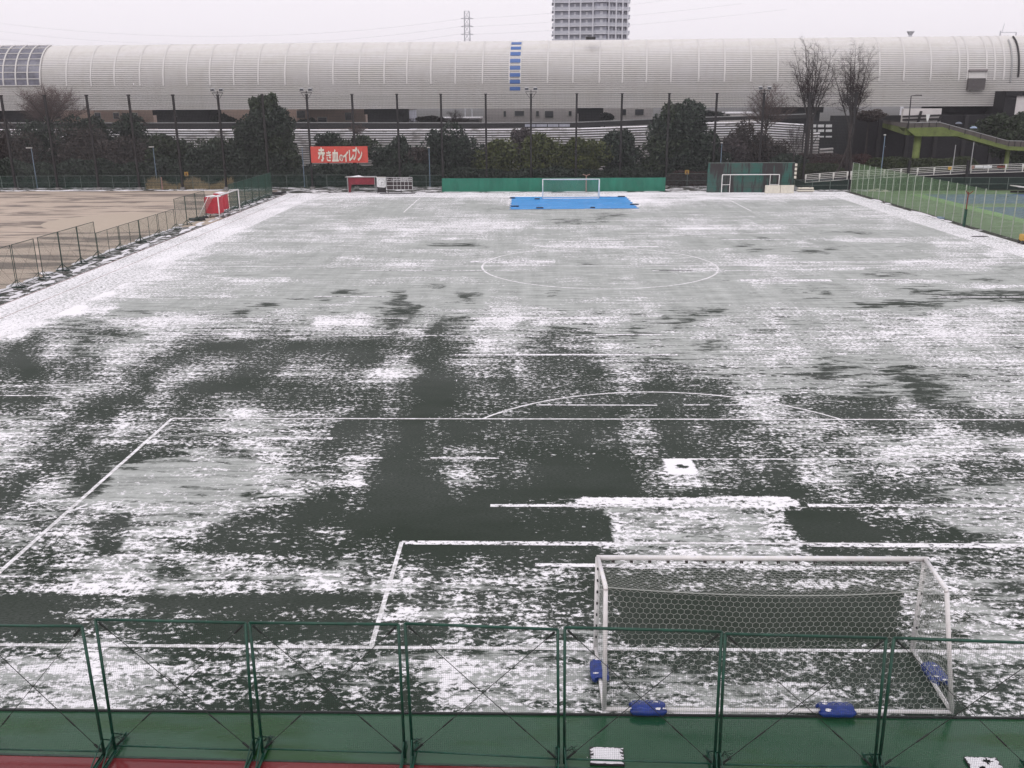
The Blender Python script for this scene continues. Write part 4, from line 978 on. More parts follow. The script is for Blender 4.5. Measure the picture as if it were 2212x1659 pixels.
for (u, v0, w, lb) in (((72, 80), 320, .8, 'blue-grey street lamp at the far left, before the dark bushes'), ((333, 340), 318, .6, 'blue-grey street lamp beside the salmon post'), ((651.5, 658), 317, .5, 'blue-grey street lamp left of the red banner'),
      ((926, 929), 319, .3, 'blue-grey street lamp right of the scoreboard'), ((1556, 1554), 309, .2, 'blue-grey street lamp behind the left end of the practice wall'), ((1907, 1900), 292, .2, 'blue-grey street lamp beside the lime footbridge')):
    P1(u, v0, 400, 121.5, .08, 'street_lamp', M['lampblue'], lb, 'street lamp', LG, w)
P1((2056, 2053), 313, 400, 121.5, .09, 'grey_pole', M['galv'], 'plain grey pole under the footbridge, the left one of two', 'pole'); P1((2094, 2091), 306, 400, 121.5, .09, 'grey_pole', M['galv'], 'plain grey pole under the footbridge, the right one of two', 'pole')
for (u, v, lb) in ((402.6, 376, 'small yellow notice on the dark bank above the dry grass'), (1484, 372, 'small yellow notice on the dark bank left of the practice wall')):
    p = aty(u, v, 121); root = empty('notice', (p.x, 121, 0), lb, 'sign'); MB().box((p.x - .3, 120.97, p.z - .3), (p.x + .3, 121.0, p.z + .32)).build('board', M['yellow'], root)
    MB().tube((p.x, 121.03, 0), (p.x, 121.03, p.z + .2), .03, 6).build('post', M['black'], root)
    mb = MB(); mb.box((p.x - .12, 120.955, p.z - .15), (p.x + .1, 120.969, p.z + .12)); mb.build('mark', M['rustred'], root)

# ---------------------------------------------------------------- tennis-court fence on the right
bases = [(218, 400), (312, 415), (368, 440), (432, 455), (495, 470), (563, 490), (630, 520), (700, 535), (780, 560), (862, 580), (930, 600), (1010, 622), (1093, 650), (1185, 675), (1275, 710), (1370, 732), (1478, 770), (1570, 810), (1683, 835), (1790, 870), (1905, 900), (2030, 930), (2165, 965), (2310, 1005)]
tops = [60, 75, 85, 97, 110, 123, 140, 155, 170, 187, 203, 220, 237, 257, 277, 297, 318, 342, 365, 390, 415, 440, 465, 492]
root = empty('court_fence', (39.1, 90, 0), 'tall net fence with pale slim posts along the tennis courts', 'fence')
ysf = []; zsf = []
for (x, y), tt in zip(bases, tops):
    B = atx(*gr(x, y), 39.1) if x > 250 else at(*gr(x, y)); 
    B = at(*gr(x, y)); ysf.append(B.y)
ysf = np.poly1d(np.polyfit(range(24), [1 / (y + 19) for y in ysf], 3))(range(24)); ysf = [1 / q - 19 for q in ysf]; 
ysf[0] = 111.9; Hf = 3.95
for i, y in enumerate(ysf):
    MB().tube((39.1, y, 0), (39.1, y, Hf), .05, 6).build('post', M['palepost'], root)
MB().tube((39.1, ysf[0], Hf), (39.1, ysf[1], Hf), .03, 6).build('top_rail', M['greygreen'], root)
mb = MB(); y0 = ysf[-1]; gridnet(lambda s, q: Vector((39.13, y0 + s, q)), ysf[0] - y0, Hf - .05, .14, .012, mb); mb.build('net', M['netpale'], root)
b = at(*gr(1520, 800)); z1 = aty(*gr(1532, 600), b.y).z; z2 = aty(*gr(1548, 400), b.y).z
root = empty('marker_pole', (b.x, b.y, 0), 'rusty pole with a padded green foot against the tennis-court fence', 'pole')
MB().tube((b.x, b.y, 0), (b.x, b.y, z1), .14, 10).build('foot_padding', M['dgreen'], root); MB().tube((b.x, b.y, z1), (b.x, b.y, z2), .06, 8).build('shaft', M['rustred'], root)
mb = MB(); mb.tube((b.x, b.y, z2 - .3), (b.x - .25, b.y, z2 + .1), .05, 6); mb.tube((b.x, b.y, z2 - .3), (b.x + .45, b.y, z2 + .05), .05, 6); mb.build('fork', M['rustred'], root)
p = at(*gr(1190, 712)); mb = MB(); mb.box((38.4, p.y - .5, 0), (38.95, p.y + .4, .22)); tag(mb.build('blue_bag', M['lampblue'], bevel=.08), 'small light blue bag lying at the foot of the tennis-court fence', 'bag')
p = at(*gr(1700, 915)); mb = MB(); mb.box((p.x - .7, p.y - .25, .004), (p.x + .7, p.y + .25, .03)); tag(mb.build('drain_cover', M['black']), 'dark rectangular drain cover in the snow near the right fence', 'drain cover')
p = at(*gr(2205, 1000)); mb = MB(); mb.box((p.x - .25, p.y - .4, .25), (p.x + .6, p.y + .5, .85)); root = empty('line_cart', (p.x, p.y, 0), 'tan handcart cut off by the right edge of the photo', 'cart'); mb.build('box', M['yellow'], root, bevel=.08)
for q in (-.3, .4): MB().tube((p.x - .27, p.y + q, .18), (p.x - .19, p.y + q, .18), .18, 12).build('wheel', M['black'], root)
MB().path([(p.x + .4, p.y - .4, .8), (p.x + .5, p.y - .9, 1.1), (p.x + .1, p.y - .9, 1.1)], .02, 6).build('handle', M['galv'], root)
# little shelter at the edge of the courts
p = aty(*gr(2050, 380), 110); q_ = aty(*gr(2060, 322), 110); root = empty('court_shelter', (p.x + 2, 109, 0), 'low bench shelter with a pale sloping roof edge, right edge of the courts', 'shelter')
MB().poly([(p.x, 108, q_.z), (p.x + 6, 108, q_.z - .7), (p.x + 6, 108, q_.z - .82), (p.x, 108, q_.z - .12)], (0, 2.2, 0)).build('roof', M['offwhite'], root)
MB().box((p.x + .15, 110.0, 0), (p.x + 6, 110.15, q_.z - .8)).build('back_wall', M['slate'], root)
for x in (p.x + .2, p.x + 3, p.x + 5.8): MB().tube((x, 108.2, 0), (x, 108.2, q_.z - .7), .05, 6).build('post', M['galv'], root)
# ramp with white railing
RA = [(296, 1318, 1380), (612, 1295, 1358), (640, 1293, 1356), (1520, 1250, 1312), (1548, 1250, 1310), (1943, 1236, 1300), (2200, 1228, 1292)]
r4 = lambda x, y: ((2444 + x * .422) / 1.4756, y * .422 / 1.4756)
YR_ = 115.5; tp_ = [aty(*r4(x, a), YR_) for x, a, b_ in RA]; bt_ = [aty(*r4(x, b_), YR_) for x, a, b_ in RA]
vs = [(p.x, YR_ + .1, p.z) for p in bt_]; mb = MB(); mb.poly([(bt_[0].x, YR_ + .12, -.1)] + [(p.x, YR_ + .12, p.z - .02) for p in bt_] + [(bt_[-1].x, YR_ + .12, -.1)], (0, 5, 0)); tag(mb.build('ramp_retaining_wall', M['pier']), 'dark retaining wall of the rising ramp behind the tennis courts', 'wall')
for k, (i0, i1, lb) in enumerate(((0, 1, 'short white railing left of the leaning trunk, low end of the ramp'), (2, 3, 'long white railing along the ramp behind the tennis-court fence'), (4, 6, 'white railing with notices hung on it at the right end of the ramp'))):
    a0, a1, c0_, c1_ = tp_[i0], tp_[i1], bt_[i0], bt_[i1]; root = empty('railing', (a0.x, YR_, c0_.z), lb, 'railing', 'white railings on the ramp'); L_ = a1.x - a0.x; n_ = max(2, round(L_ / 2.25))
    for i in range(n_ + 1):
        f = i / n_; x = a0.x + L_ * f; zt = a0.z + (a1.z - a0.z) * f; zb = c0_.z + (c1_.z - c0_.z) * f; mb = MB(); mb.box((x - .05, YR_ - .05, zb), (x + .05, YR_ + .05, zt)); mb.box((x - .11, YR_ - .06, zb + (zt - zb) * .5), (x + .11, YR_ + .06, zt)); mb.build('post', M['offwhite'], root)
    for q in (0, .2, .42, .62, .97):
        MB().bar((a0.x, YR_, a0.z + (c0_.z - a0.z) * q), (a1.x, YR_, a1.z + (c1_.z - a1.z) * q), .05, .065).build('rail', M['offwhite'], root)
for i, (x0, x1, y0, y1, m_, lb) in enumerate(((1575, 1635, 1250, 1268, 'clear_white', 'white notice board hung on the railing, the left one'), (1640, 1700, 1250, 1270, 'clear_white', 'white notice board hung on the railing, the right one'), (1742, 1800, 1252, 1268, 'rustred', 'red notice board hung on the railing right of the white ones'), (1372, 1395, 1258, 1282, 'yellow', 'small tan plate on the railing beside the long white rails'), (1550, 1566, 1250, 1275, 'pinkpost', 'small reddish plate on the first post of the right railing'))):
    A_ = aty(*r4(x0, y0), YR_ - .1); B_ = aty(*r4(x1, y1), YR_ - .1); tag(MB().box((A_.x, YR_ - .11, B_.z), (B_.x, YR_ - .07, A_.z)).build('notice_board', M[m_], bevel=.01), lb, 'notice board')
for u, lb in ((1965, 'short dark post rising from the ramp below the lime bridge pillar'), (2092, 'short dark post between the two right railings')):
    a = aty(u, 346, YR_ - .3); tag(MB().box((a.x - .14, YR_ - .5, 0), (a.x + .14, YR_ - .2, a.z)).build('dark_post', M['polebrown'], bevel=.02), lb, 'post')
# ---------------------------------------------------------------- lime-green footbridge
YB = 127.0
tz = [aty(*g7(x, y), YB) for x, y in ((740, 500), (1200, 490), (2020, 730), (2330, 742))]; bz_ = [aty(*g7(x, y), YB) for x, y in ((2330, 792), (2010, 778), (1380, 606), (850, 606))]
root = empty('footbridge', (tz[0].x, YB, 0), 'lime-green pedestrian footbridge descending to the right', 'footbridge')
MB().poly([(p.x, YB, p.z) for p in tz + bz_], (0, 3.0, 0)).build('deck', M['lime'], root)
fa = aty(*g7(370, 425), 168); fb = aty(*g7(380, 470), 168); f0 = tz[0]; f1 = aty(*g7(800, 590), YB)
MB().add([(f0.x, YB, f0.z), (f0.x, YB, f1.z), (fa.x, 168, fb.z), (fa.x, 168, fa.z), (f0.x + 3, YB + 1, f0.z), (f0.x + 3, YB + 1, f1.z), (fa.x + 3, 168, fb.z), (fa.x + 3, 168, fa.z)], [(0, 1, 2, 3), (7, 6, 5, 4), (0, 3, 7, 4), (1, 5, 6, 2), (3, 2, 6, 7), (0, 4, 5, 1)]).build('far_deck', M['lime'], root)
rt = [aty(*g7(x, y), YB) for x, y in ((760, 440), (1150, 430), (2000, 662), (2330, 672))]
mb = MB()
mb.poly([(p.x, YB - .02, p.z) for p in rt] + [(p.x, YB - .02, p.z + .01) for p in reversed(tz)], (0, .08, 0)); o = mb.build('parapet', M['rail'], root)
mb = MB(); mb.path([(p.x, YB, p.z + .02) for p in rt], .05, 6); mb.build('handrail', M['galv'], root)
fr_ = aty(*g7(370, 395), 168); MB().add([(rt[0].x, YB, rt[0].z), (tz[0].x, YB, tz[0].z), (fa.x, 168, fa.z), (fa.x, 168, fr_.z)], [(0, 1, 2, 3)]).build('far_parapet', M['rail'], root).modifiers.new('thickness', 'SOLIDIFY').thickness = .06
mb = MB()
for i in range(14):
    f = i / 13; k = min(2, int(f * 3)); g_ = f * 3 - k; a = rt[k].lerp(rt[k + 1], g_); b = tz[k].lerp(tz[k + 1], g_); mb.box((a.x - .04, YB - .07, b.z), (a.x + .04, YB - .02, a.z))
mb.build('parapet_posts', M['polebrown'], root)
for (xt, xb, w_, yt) in (((890), 862, .95, 606), ((2018), 2008, .6, 778)):
    a = aty(*g7(xt, yt), YB + 1.2); r_ = w_ / 2; MB().tube((a.x, YB + 1.3, 0), (a.x, YB + 1.3, a.z + .2), r_ * 1.15, 14).build('pillar', M['lime'], root, True)
a = aty(*g7(740, 520), YB); b = aty(*g7(850, 606), YB); MB().poly([(a.x, YB - .25, a.z), (a.x + 1.6, YB - .25, a.z), (b.x + .8, YB - .25, b.z), (b.x, YB - .25, b.z)], (0, .24, 0)).build('bracket', M['lime'], root)
a = aty(*g7(802, 100), YB - .2); b = aty(*g7(762, 515), YB - .2); c = aty(*g7(935, 98), YB - .2); root = empty('bridge_lamp', (b.x, YB - .2, b.z), 'tall dark street lamp with a long arm on the footbridge', 'street lamp')
MB().tube((b.x, YB - .2, b.z), (a.x, YB - .2, a.z), .10, 8, .07).build('pole', M['black'], root); MB().tube((a.x, YB - .2, a.z), (c.x - .5, YB - .2, a.z + .1), .05, 6).build('arm', M['black'], root); MB().box((c.x - .8, YB - .32, a.z + .02), (c.x, YB - .08, a.z + .14)).build('lamp_head', M['black'], root, bevel=.03)
a = aty(*g7(1015, 330), YB + 2.5); b = aty(*g7(1015, 430), YB + 2.5); root = empty('white_sign', (a.x, YB + 2.5, b.z), 'white Y-shaped sign on the footbridge landing', 'sign'); MB().poly([(a.x - .32, YB + 2.5, a.z), (a.x + .32, YB + 2.5, a.z), (a.x + .2, YB + 2.5, a.z - .6), (a.x + .1, YB + 2.5, a.z - 1.0), (a.x - .1, YB + 2.5, a.z - 1.0), (a.x - .2, YB + 2.5, a.z - .6)], (0, .06, 0)).build('board', M['clear_white'], root)
MB().tube((a.x, YB + 2.55, b.z - .8), (a.x, YB + 2.55, a.z - .9), .05, 6).build('post', M['clear_white'], root)
# two walkers under umbrellas on the bridge
def walker(u, v, Y, uc, label, lab2, coat):
    top = aty(*g7(u, v), Y); feet = top.z - 2.05; root = empty('person', (top.x, Y, feet), label, 'person')
    J = [(0, 0, .95), (0, 0, 1.15), (0, 0, 1.38), (0, -.01, 1.5), (0, -.03, 1.62), (.1, 0, .9), (.12, -.08, .5), (.12, .02, .08), (.12, -.12, .04), (-.1, 0, .9), (-.12, .08, .5), (-.12, .16, .1), (-.12, .03, .05),
         (.18, 0, 1.36), (.24, -.05, 1.1), (.12, -.28, 1.18), (.06, -.34, 1.22), (-.18, 0, 1.36), (-.24, .04, 1.1), (-.24, -.06, .86), (-.24, -.09, .78)]
    E = [(0, 1), (1, 2), (2, 3), (3, 4), (0, 5), (5, 6), (6, 7), (7, 8), (0, 9), (9, 10), (10, 11), (11, 12), (2, 13), (13, 14), (14, 15), (15, 16), (2, 17), (17, 18), (18, 19), (19, 20)]
    R2 = [.15, .14, .15, .06, .10, .09, .06, .045, .04, .09, .06, .045, .04, .07, .05, .035, .03, .07, .05, .035, .03]
    for hnd, sg in ((16, -1), (20, 1)):
        for f in range(5):
            bx, by_, bz2 = J[hnd]; J.append((bx + (f - 2) * .016, by_ - .03, bz2 - .05 - (.01 if f in (1, 2, 3) else 0))); E.append((hnd, len(J) - 1)); R2.append(.009)
    me = bpy.data.meshes.new('body'); me.from_pydata(J, E, []); me.materials.append(coat); o = bpy.data.objects.new('body', me); COL.objects.link(o); o.parent = root
    md = o.modifiers.new('skin', 'SKIN'); sub = o.modifiers.new('sub', 'SUBSURF'); sub.levels = 1; sub.render_levels = 1
    for i, v_ in enumerate(me.skin_vertices[0].data): v_.radius = (R2[i], R2[i]); v_.use_root = (i == 0)
    um = empty('umbrella', (top.x, Y, top.z - .3), lab2, 'umbrella'); mb = MB(); n_ = 8; rings = [(0, .3), (.25, .26), (.45, .15), (.58, 0)]; vs = [(top.x, Y - .1, top.z)]
    for r_, h in rings[1:]:
        for k in range(n_): t_ = 2 * math.pi * k / n_; vs.append((top.x + r_ * math.cos(t_), Y - .1 + r_ * math.sin(t_), top.z - .3 + h))
    fs = [(0, 1 + k, 1 + (k + 1) % n_) for k in range(n_)] + [(1 + j * n_ + k, 1 + (j + 1) * n_ + k, 1 + (j + 1) * n_ + (k + 1) % n_, 1 + j * n_ + (k + 1) % n_) for j in range(2) for k in range(n_)]
    cn = mb.add(vs, fs).build('canopy', uc, um); cn.modifiers.new('t', 'SOLIDIFY').thickness = .01
    MB().tube((top.x + .03, Y - .25, top.z - .85), (top.x, Y - .1, top.z), .012, 5).build('shaft', M['black'], um)
M['umb1'] = mat('umbrella_blue', (.28, .36, .48), .5); M['umb2'] = mat('umbrella_grey', (.13, .15, .19), .5)
walker(1580, 478, YB + 1.4, M['umb1'], 'person in a dark coat walking down the footbridge under the blue umbrella', 'pale blue umbrella held by the lower walker on the footbridge', M['rail'])
walker(1395, 424, YB + 2.0, M['umb2'], 'person in a dark coat higher on the footbridge under the grey umbrella', 'dim grey umbrella held by the upper walker on the footbridge', M['black'])
# bundles left at the pitch edge
for (u, v, s, lb) in ((425, 477, 1.0, 'dark bundle of folded sheets before the parked goal'), (440, 472, .8, 'smaller dark bundle against the front post of the parked goal'), (599, 420, 1.0, 'dark bundle with snow at the far left corner of the pitch'), (607, 417, .7, 'pale snowy roll behind the dark bundle at the far left corner')):
    p = at(u, v); r2 = random.Random(int(u)); mb = MB(); n_ = 12
    for k in range(3): patch(mb, p.x + r2.uniform(-.6, .6) * s, p.y + r2.uniform(-.5, .5), r2.uniform(.5, .8) * s, r2.uniform(.3, .5) * s, 0, .3 * s, 9)
    tag(mb.build('folded_sheet', M['bundle'] if 'bundle' in M else M['black'], bevel=.03), lb, 'bundle')
# ---------------------------------------------------------------- railway shelter (long ribbed tube), viaduct, walls, town
YLt, YRt = 175.0, 163.0
A0 = aty(0, 239.5, YLt); A1 = aty(2120, 229.0, YRt); dT = Vector((A1.x - A0.x, A1.y - A0.y, 0)).normalized(); nT = Vector((dT.y, -dT.x, 0)); zB = (A0.z + A1.z) / 2
def hit(u, v, off=0.0):       # picture ray against the front plane of the shelter -> (s along, z)
    d = ray(u, v); o_ = Vector((A0.x, A0.y, 0)) - nT * off; t = (o_ - Vector((CAM.x, CAM.y, 0))).dot(nT) / Vector((d.x, d.y, 0)).dot(nT); P = CAM + d * t
    return (Vector((P.x, P.y, 0)) - o_).dot(dT), P.z
zT = hit(1080, 89.5, 6.5)[1]; zM = zB + (zT - zB) * .36
prof = [(.10, zB), (.05, zB + (zM - zB) * .4), (.01, zB + (zM - zB) * .8)] + [(6.8 * (1 - math.cos(t)), zM + (zT - zM) * math.sin(t)) for t in np.linspace(0, math.pi / 2, 26)]
pf = [np.array(prof)]; seg = np.hypot(*np.diff(pf[0], axis=0).T); cum = np.concatenate([[0], np.cumsum(seg)]); LT = cum[-1]
def pr(l, out=0.0):
    o_ = np.interp(l, cum, pf[0][:, 0]); z = np.interp(l, cum, pf[0][:, 1]); o2 = np.interp(l + .05, cum, pf[0][:, 0]); z2 = np.interp(l + .05, cum, pf[0][:, 1]); q = math.hypot(o2 - o_, z2 - z) or 1
    return o_ - (z2 - z) / q * out, z + (o2 - o_) / q * out
def PT3(s, l, out=0.0): o_, z = pr(l, out); p = Vector((A0.x, A0.y, 0)) + dT * s - nT * o_; return Vector((p.x, p.y, z))
SL, SR = -45.0, hit(2212, 150)[0] + 40
tube_ = empty('railway_shelter', (0, 168, 0), 'long pale ribbed metal tube sheltering the elevated railway', 'railway shelter')
s_win = hit(86, 140)[0]; s_step = hit(2168, 210)[0]
mb = MB(); pit = .385; k = 0
while (k + 1) * pit < LT:
    l0, l1 = k * pit, k * pit + pit * .70; sr_ = SR
    if l1 < 2.7: sr_ = s_step
    s0_ = SL
    o_, z_ = pr(l0)
    mb.add([PT3(s0_, l0, .02), PT3(sr_, l0, .02), PT3(sr_, l1, .10), PT3(s0_, l1, .10)], [(0, 1, 2, 3)])
    mb.add([PT3(s0_, l1, .10), PT3(sr_, l1, .10), PT3(sr_, l1 + .02, 0), PT3(s0_, l1 + .02, 0)], [(0, 1, 2, 3)]); k += 1
mb.build('cladding', M['clad'], tube_)
mb = MB(); L2 = [LT * i / 34 for i in range(35)]
for a, b in zip(L2[:-1], L2[1:]):
    mb.add([PT3(SL, a, 0), PT3(SR if a > 2.6 else s_step, a, 0), PT3(SR if a > 2.6 else s_step, b, 0), PT3(SL, b, 0)], [(0, 1, 2, 3)])
mb.build('backing', M['groove'], tube_)
mb = MB()   # rear half and closed underside
top = [PT3(s, LT) for s in (SL, SR)]
for i in range(10):
    t0 = math.pi / 2 + i * math.pi / 20; t1 = t0 + math.pi / 20; q = lambda s, t: Vector((A0.x, A0.y, 0)) + dT * s - nT * (6.8 * (1 - math.cos(t))) + Vector((0, 0, zM + (zT - zM) * math.sin(t)))
    mb.add([q(SL, t0), q(SR, t0), q(SR, t1), q(SL, t1)], [(0, 1, 2, 3)])
bq = lambda s, o_: Vector((A0.x, A0.y, 0)) + dT * s - nT * o_ + Vector((0, 0, zB + .1))
mb.add([bq(SL, .6), bq(s_step, .6), bq(s_step, 13.6), bq(SL, 13.6)], [(0, 1, 2, 3)]); mb.add([bq(SL, 13.6), bq(SR, 13.6), bq(SR, 13.6) + Vector((0, 0, zM - zB)), bq(SL, 13.6) + Vector((0, 0, zM - zB))], [(0, 1, 2, 3)])
mb.build('rear_shell', M['clad_rib'], tube_)
us = [140, 193, 244, 299, 350, 401, 451, 503, 556, 614, 665, 718, 775, 829, 878, 930, 983, 1042, 1100, 1124, 1183, 1238, 1295, 1345, 1397, 1450, 1510, 1566, 1623, 1681, 1738, 1796, 1850, 1901, 1954, 2012, 2073, 2091, 2132, 2150, 2170]
for u in us:
    s = hit(u, 150)[0]; mb = MB(); l0 = 4.6; w_ = .17; N_ = 16
    for i in range(N_):
        a = l0 + (LT - l0) * i / N_; b = l0 + (LT - l0) * (i + 1) / N_; mb.add([PT3(s - w_, a, .12), PT3(s + w_, a, .12), PT3(s + w_, b, .12), PT3(s - w_, b, .12)], [(0, 1, 2, 3)])
    mb.build('rib', M['clad_rib'], tube_)
ls = np.linspace(0, LT, 200)
def vrow(s, l):
    P = PT3(s, l) - CAM; w_ = P.dot(FWD); return 829.5 - FOC * P.dot(UP) / w_
sA, sB = hit(1101, 140)[0], hit(1123.5, 140)[0]; vv = np.array([vrow(sA, l) for l in ls])
def lof(v): return float(np.interp(-v, -vv, ls))
for v0, v1 in ((92.5, 97.5), (102, 108.5), (113.5, 121), (128, 136), (143, 151), (158, 166), (172.5, 180.5), (187.5, 195.5)):
    l1, l0 = lof(v0), lof(v1); mb = MB(); mb.add([PT3(sA, l0, .14), PT3(sB, l0, .14), PT3(sB, (l0 + l1) / 2, .15), PT3(sA, (l0 + l1) / 2, .15), PT3(sB, l1, .14), PT3(sA, l1, .14)], [(0, 1, 2, 3), (3, 2, 4, 5)]); mb.build('blue_panel', M['stripeblue'], tube_)
# glazed bays at the left end
M['tubeglass'] = mat('shelter_glass', (.20, .20, .25), .18, var=.35, sc=.25)
vv = np.array([vrow(hit(40, 140)[0], l) for l in ls]); lw0, lw1 = lof(185), lof(101); vs_ = [lof(v) for v in (185, 171, 157, 142, 129, 117, 106, 100.5)]
edges = [hit(u, 150)[0] for u in (-120, -98, -72, -46, -22, 4, 31, 57, 84)]
for i in range(8):
    for j in range(7):
        a, b = vs_[j], vs_[j + 1]; s0_, s1_ = edges[i] + .12, edges[i + 1] - .12; m_ = (a + b) / 2
        MB().add([PT3(s0_, a, .15), PT3(s1_, a, .15), PT3(s1_, m_, .16), PT3(s0_, m_, .16), PT3(s1_, b, .15), PT3(s0_, b, .15)], [(0, 1, 2, 3), (3, 2, 4, 5)]).build('window', M['tubeglass'], tube_)
mb = MB()
for e_ in edges:
    for i in range(14): a = vs_[0] + (vs_[-1] - vs_[0]) * i / 14; b = vs_[0] + (vs_[-1] - vs_[0]) * (i + 1) / 14; mb.bar(PT3(e_, a, .22), PT3(e_, b, .22), .28, .18)
for a in vs_: mb.bar(PT3(edges[0], a, .2), PT3(edges[-1], a, .2), .14, .16)
mb.build('glazing_bars', M['clad_rib'], tube_)
# louvred vent box, conduits and roof gantry at the right
s0_, s1_ = hit(2091, 160)[0], hit(2127, 160)[0]; vv = np.array([vrow(s0_, l) for l in ls]); la, lb_, lc = lof(194), lof(169.5), lof(155.5)
def boxon(s0, s1, l0, l1, d, name, m_):
    mb = MB(); c8 = [PT3(s, l, o_) for o_ in (.05, d) for s, l in ((s0, l0), (s1, l0), (s1, l1), (s0, l1))]; return mb.add(c8, [(4, 5, 6, 7), (0, 1, 5, 4), (1, 2, 6, 5), (2, 3, 7, 6), (3, 0, 4, 7)]).build(name, m_, tube_)
boxon(s0_, s1_, la, lb_, .9, 'vent_louvre', mat('vent_dark', (.11, .10, .10), .7)); boxon(s0_ + .1, s1_, lb_, lc, .35, 'vent_panel', M['clad_rib']); boxon(s0_, s1_ + .3, lc, lc + .35, .7, 'vent_hood', mat('vent_hood', (.27, .24, .24), .7))
for u_, v0, v1, r_, m_ in ((2190, 88, 178, .13, 'galv'), (2205, 82, 167, .17, 'black')):
    s = hit(u_, 120)[0]; vv = np.array([vrow(s, l) for l in ls]); a, b = lof(v1), lof(v0); mb = MB(); mb.path([PT3(s, a + (b - a) * i / 12, .25) for i in range(13)], r_, 6); mb.build('conduit', M[m_], tube_)
a = aty(2160, 78, 172); b = aty(2192, 70, 172); mb = MB(); mb.bar((a.x, 172, zT - 1), (a.x, 172, b.z + .3), .2, .2); mb.bar((b.x + .3, 172, zT - 1), (b.x + .3, 172, b.z), .15, .15); mb.bar((a.x, 172, b.z), (b.x + .3, 172, b.z), .3, .12); mb.bar((a.x, 172, b.z - .9), (b.x + .3, 172, b.z - .9), .3, .3); mb.tube((a.x + .3, 172, b.z), (a.x + .5, 172, b.z + 1.6), .05, 5)
mb.build('roof_gantry', M['lattice'], tube_)
a = aty(1275, 84.5, 170); mb = MB(); mb.box((a.x - .9, 168, zT - .1), (a.x + .9, 169.5, zT + .35)); mb.build('roof_hatch', M['black'], tube_)
# small far mast poking over the roof
a = aty(1967, 70, 420); root = empty('far_mast', (a.x, 420, 0), 'pale distant water tower top just showing over the shelter roof', 'tower'); MB().tube((a.x, 420, 0), (a.x, 420, a.z - 1), .7, 10).build('shaft', M['towerwall'], root); MB().tube((a.x, 420, a.z - 1), (a.x, 420, a.z + .4), .8, 14, 1.7).build('head', M['towerwall'], root)

# piers under the shelter
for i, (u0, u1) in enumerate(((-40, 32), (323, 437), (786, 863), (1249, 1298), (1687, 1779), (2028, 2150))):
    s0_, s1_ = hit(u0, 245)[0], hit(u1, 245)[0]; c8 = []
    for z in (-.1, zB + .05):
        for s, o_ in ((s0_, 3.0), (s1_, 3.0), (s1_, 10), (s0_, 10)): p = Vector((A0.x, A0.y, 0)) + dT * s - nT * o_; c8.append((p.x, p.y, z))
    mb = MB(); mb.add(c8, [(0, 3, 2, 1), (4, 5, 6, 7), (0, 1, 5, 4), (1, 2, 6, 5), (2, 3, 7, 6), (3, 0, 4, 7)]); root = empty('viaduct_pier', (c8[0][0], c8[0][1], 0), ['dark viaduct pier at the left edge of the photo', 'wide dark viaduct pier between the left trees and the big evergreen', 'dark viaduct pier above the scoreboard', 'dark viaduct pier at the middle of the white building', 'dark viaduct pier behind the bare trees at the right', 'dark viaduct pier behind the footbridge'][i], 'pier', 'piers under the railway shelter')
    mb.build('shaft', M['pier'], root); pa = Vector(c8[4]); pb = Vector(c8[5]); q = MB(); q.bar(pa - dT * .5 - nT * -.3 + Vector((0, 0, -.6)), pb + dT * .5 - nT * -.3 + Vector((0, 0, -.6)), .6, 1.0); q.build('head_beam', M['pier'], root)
# lower road deck running in front of the piers
ya = 151.0
RD = [(-200, 266, 278), (300, 266, 278), (700, 265.5, 277.5), (1050, 266, 276.5), (1240, 265, 275), (1412, 258, 269), (1512, 254, 262), (1640, 250.5, 258), (1760, 246, 254)]
top = [aty(u, a, ya) for u, a, b in RD]; bot = [aty(u, b, ya) for u, a, b in RD]
mb = MB(); mb.poly([(p.x, ya, p.z) for p in top] + [(p.x, ya, p.z) for p in reversed(bot)], (0, 5, 0)); root = empty('road_deck', (0, ya, 0), 'long dark elevated road beam below the railway shelter', 'road deck'); mb.build('girder', M['black'], root)
mb = MB(); mb.poly([(p.x, ya - .15, p.z + .12) for p in top] + [(p.x, ya - .15, p.z - .02) for p in reversed(top)], (0, .2, 0)); mb.build('rail', M['galv'], root)
a = aty(1133, 267, ya - .5); b = aty(1232, 275, ya - .5); mb = MB()
for i in range(4): x0 = a.x + (b.x - a.x) * i / 4; mb.box((x0 + .08, ya - .35, b.z + .1), (x0 + (b.x - a.x) / 4 - .08, ya - .18, a.z - .1))
mb.build('sign_panels', M['towerrecess'], root)
# louvred noise wall below the road
def noise_wall(pts, Y, pitch, label):
    root = empty('noise_wall', (0, Y, 0), label, 'noise wall'); mb = MB(); bk = MB()
    for (u0, t0, b0), (u1, t1, b1) in zip(pts[:-1], pts[1:]):
        P, Q = aty(u0, t0, Y), aty(u1, t1, Y); zb0 = aty(u0, b0, Y).z if b0 else -.1; zb1 = aty(u1, b1, Y).z if b1 else -.1; n_ = int((P.z - zb0) / pitch)
        for k in range(n_):
            z0 = P.z - (P.z - zb0) * k / n_; z1 = P.z - (P.z - zb0) * (k + 1) / n_; w0 = Q.z - (Q.z - zb1) * k / n_; w1 = Q.z - (Q.z - zb1) * (k + 1) / n_; h = (z0 - z1)
            mb.add([(P.x, Y, z0), (Q.x, Y, w0), (Q.x, Y - .22, w0 - h * .42), (P.x, Y - .22, z0 - h * .42), (P.x, Y - .22, z0 - h * .62), (Q.x, Y - .22, w0 - h * .62)], [(3, 2, 1, 0), (4, 5, 2, 3)])
        bk.poly([(P.x, Y + .05, P.z), (Q.x, Y + .05, Q.z), (Q.x, Y + .05, zb1), (P.x, Y + .05, zb0)], (0, .3, 0))
    mb.build('louvres', M['noisewall'], root); bk.build('backing', M['groove'], root)
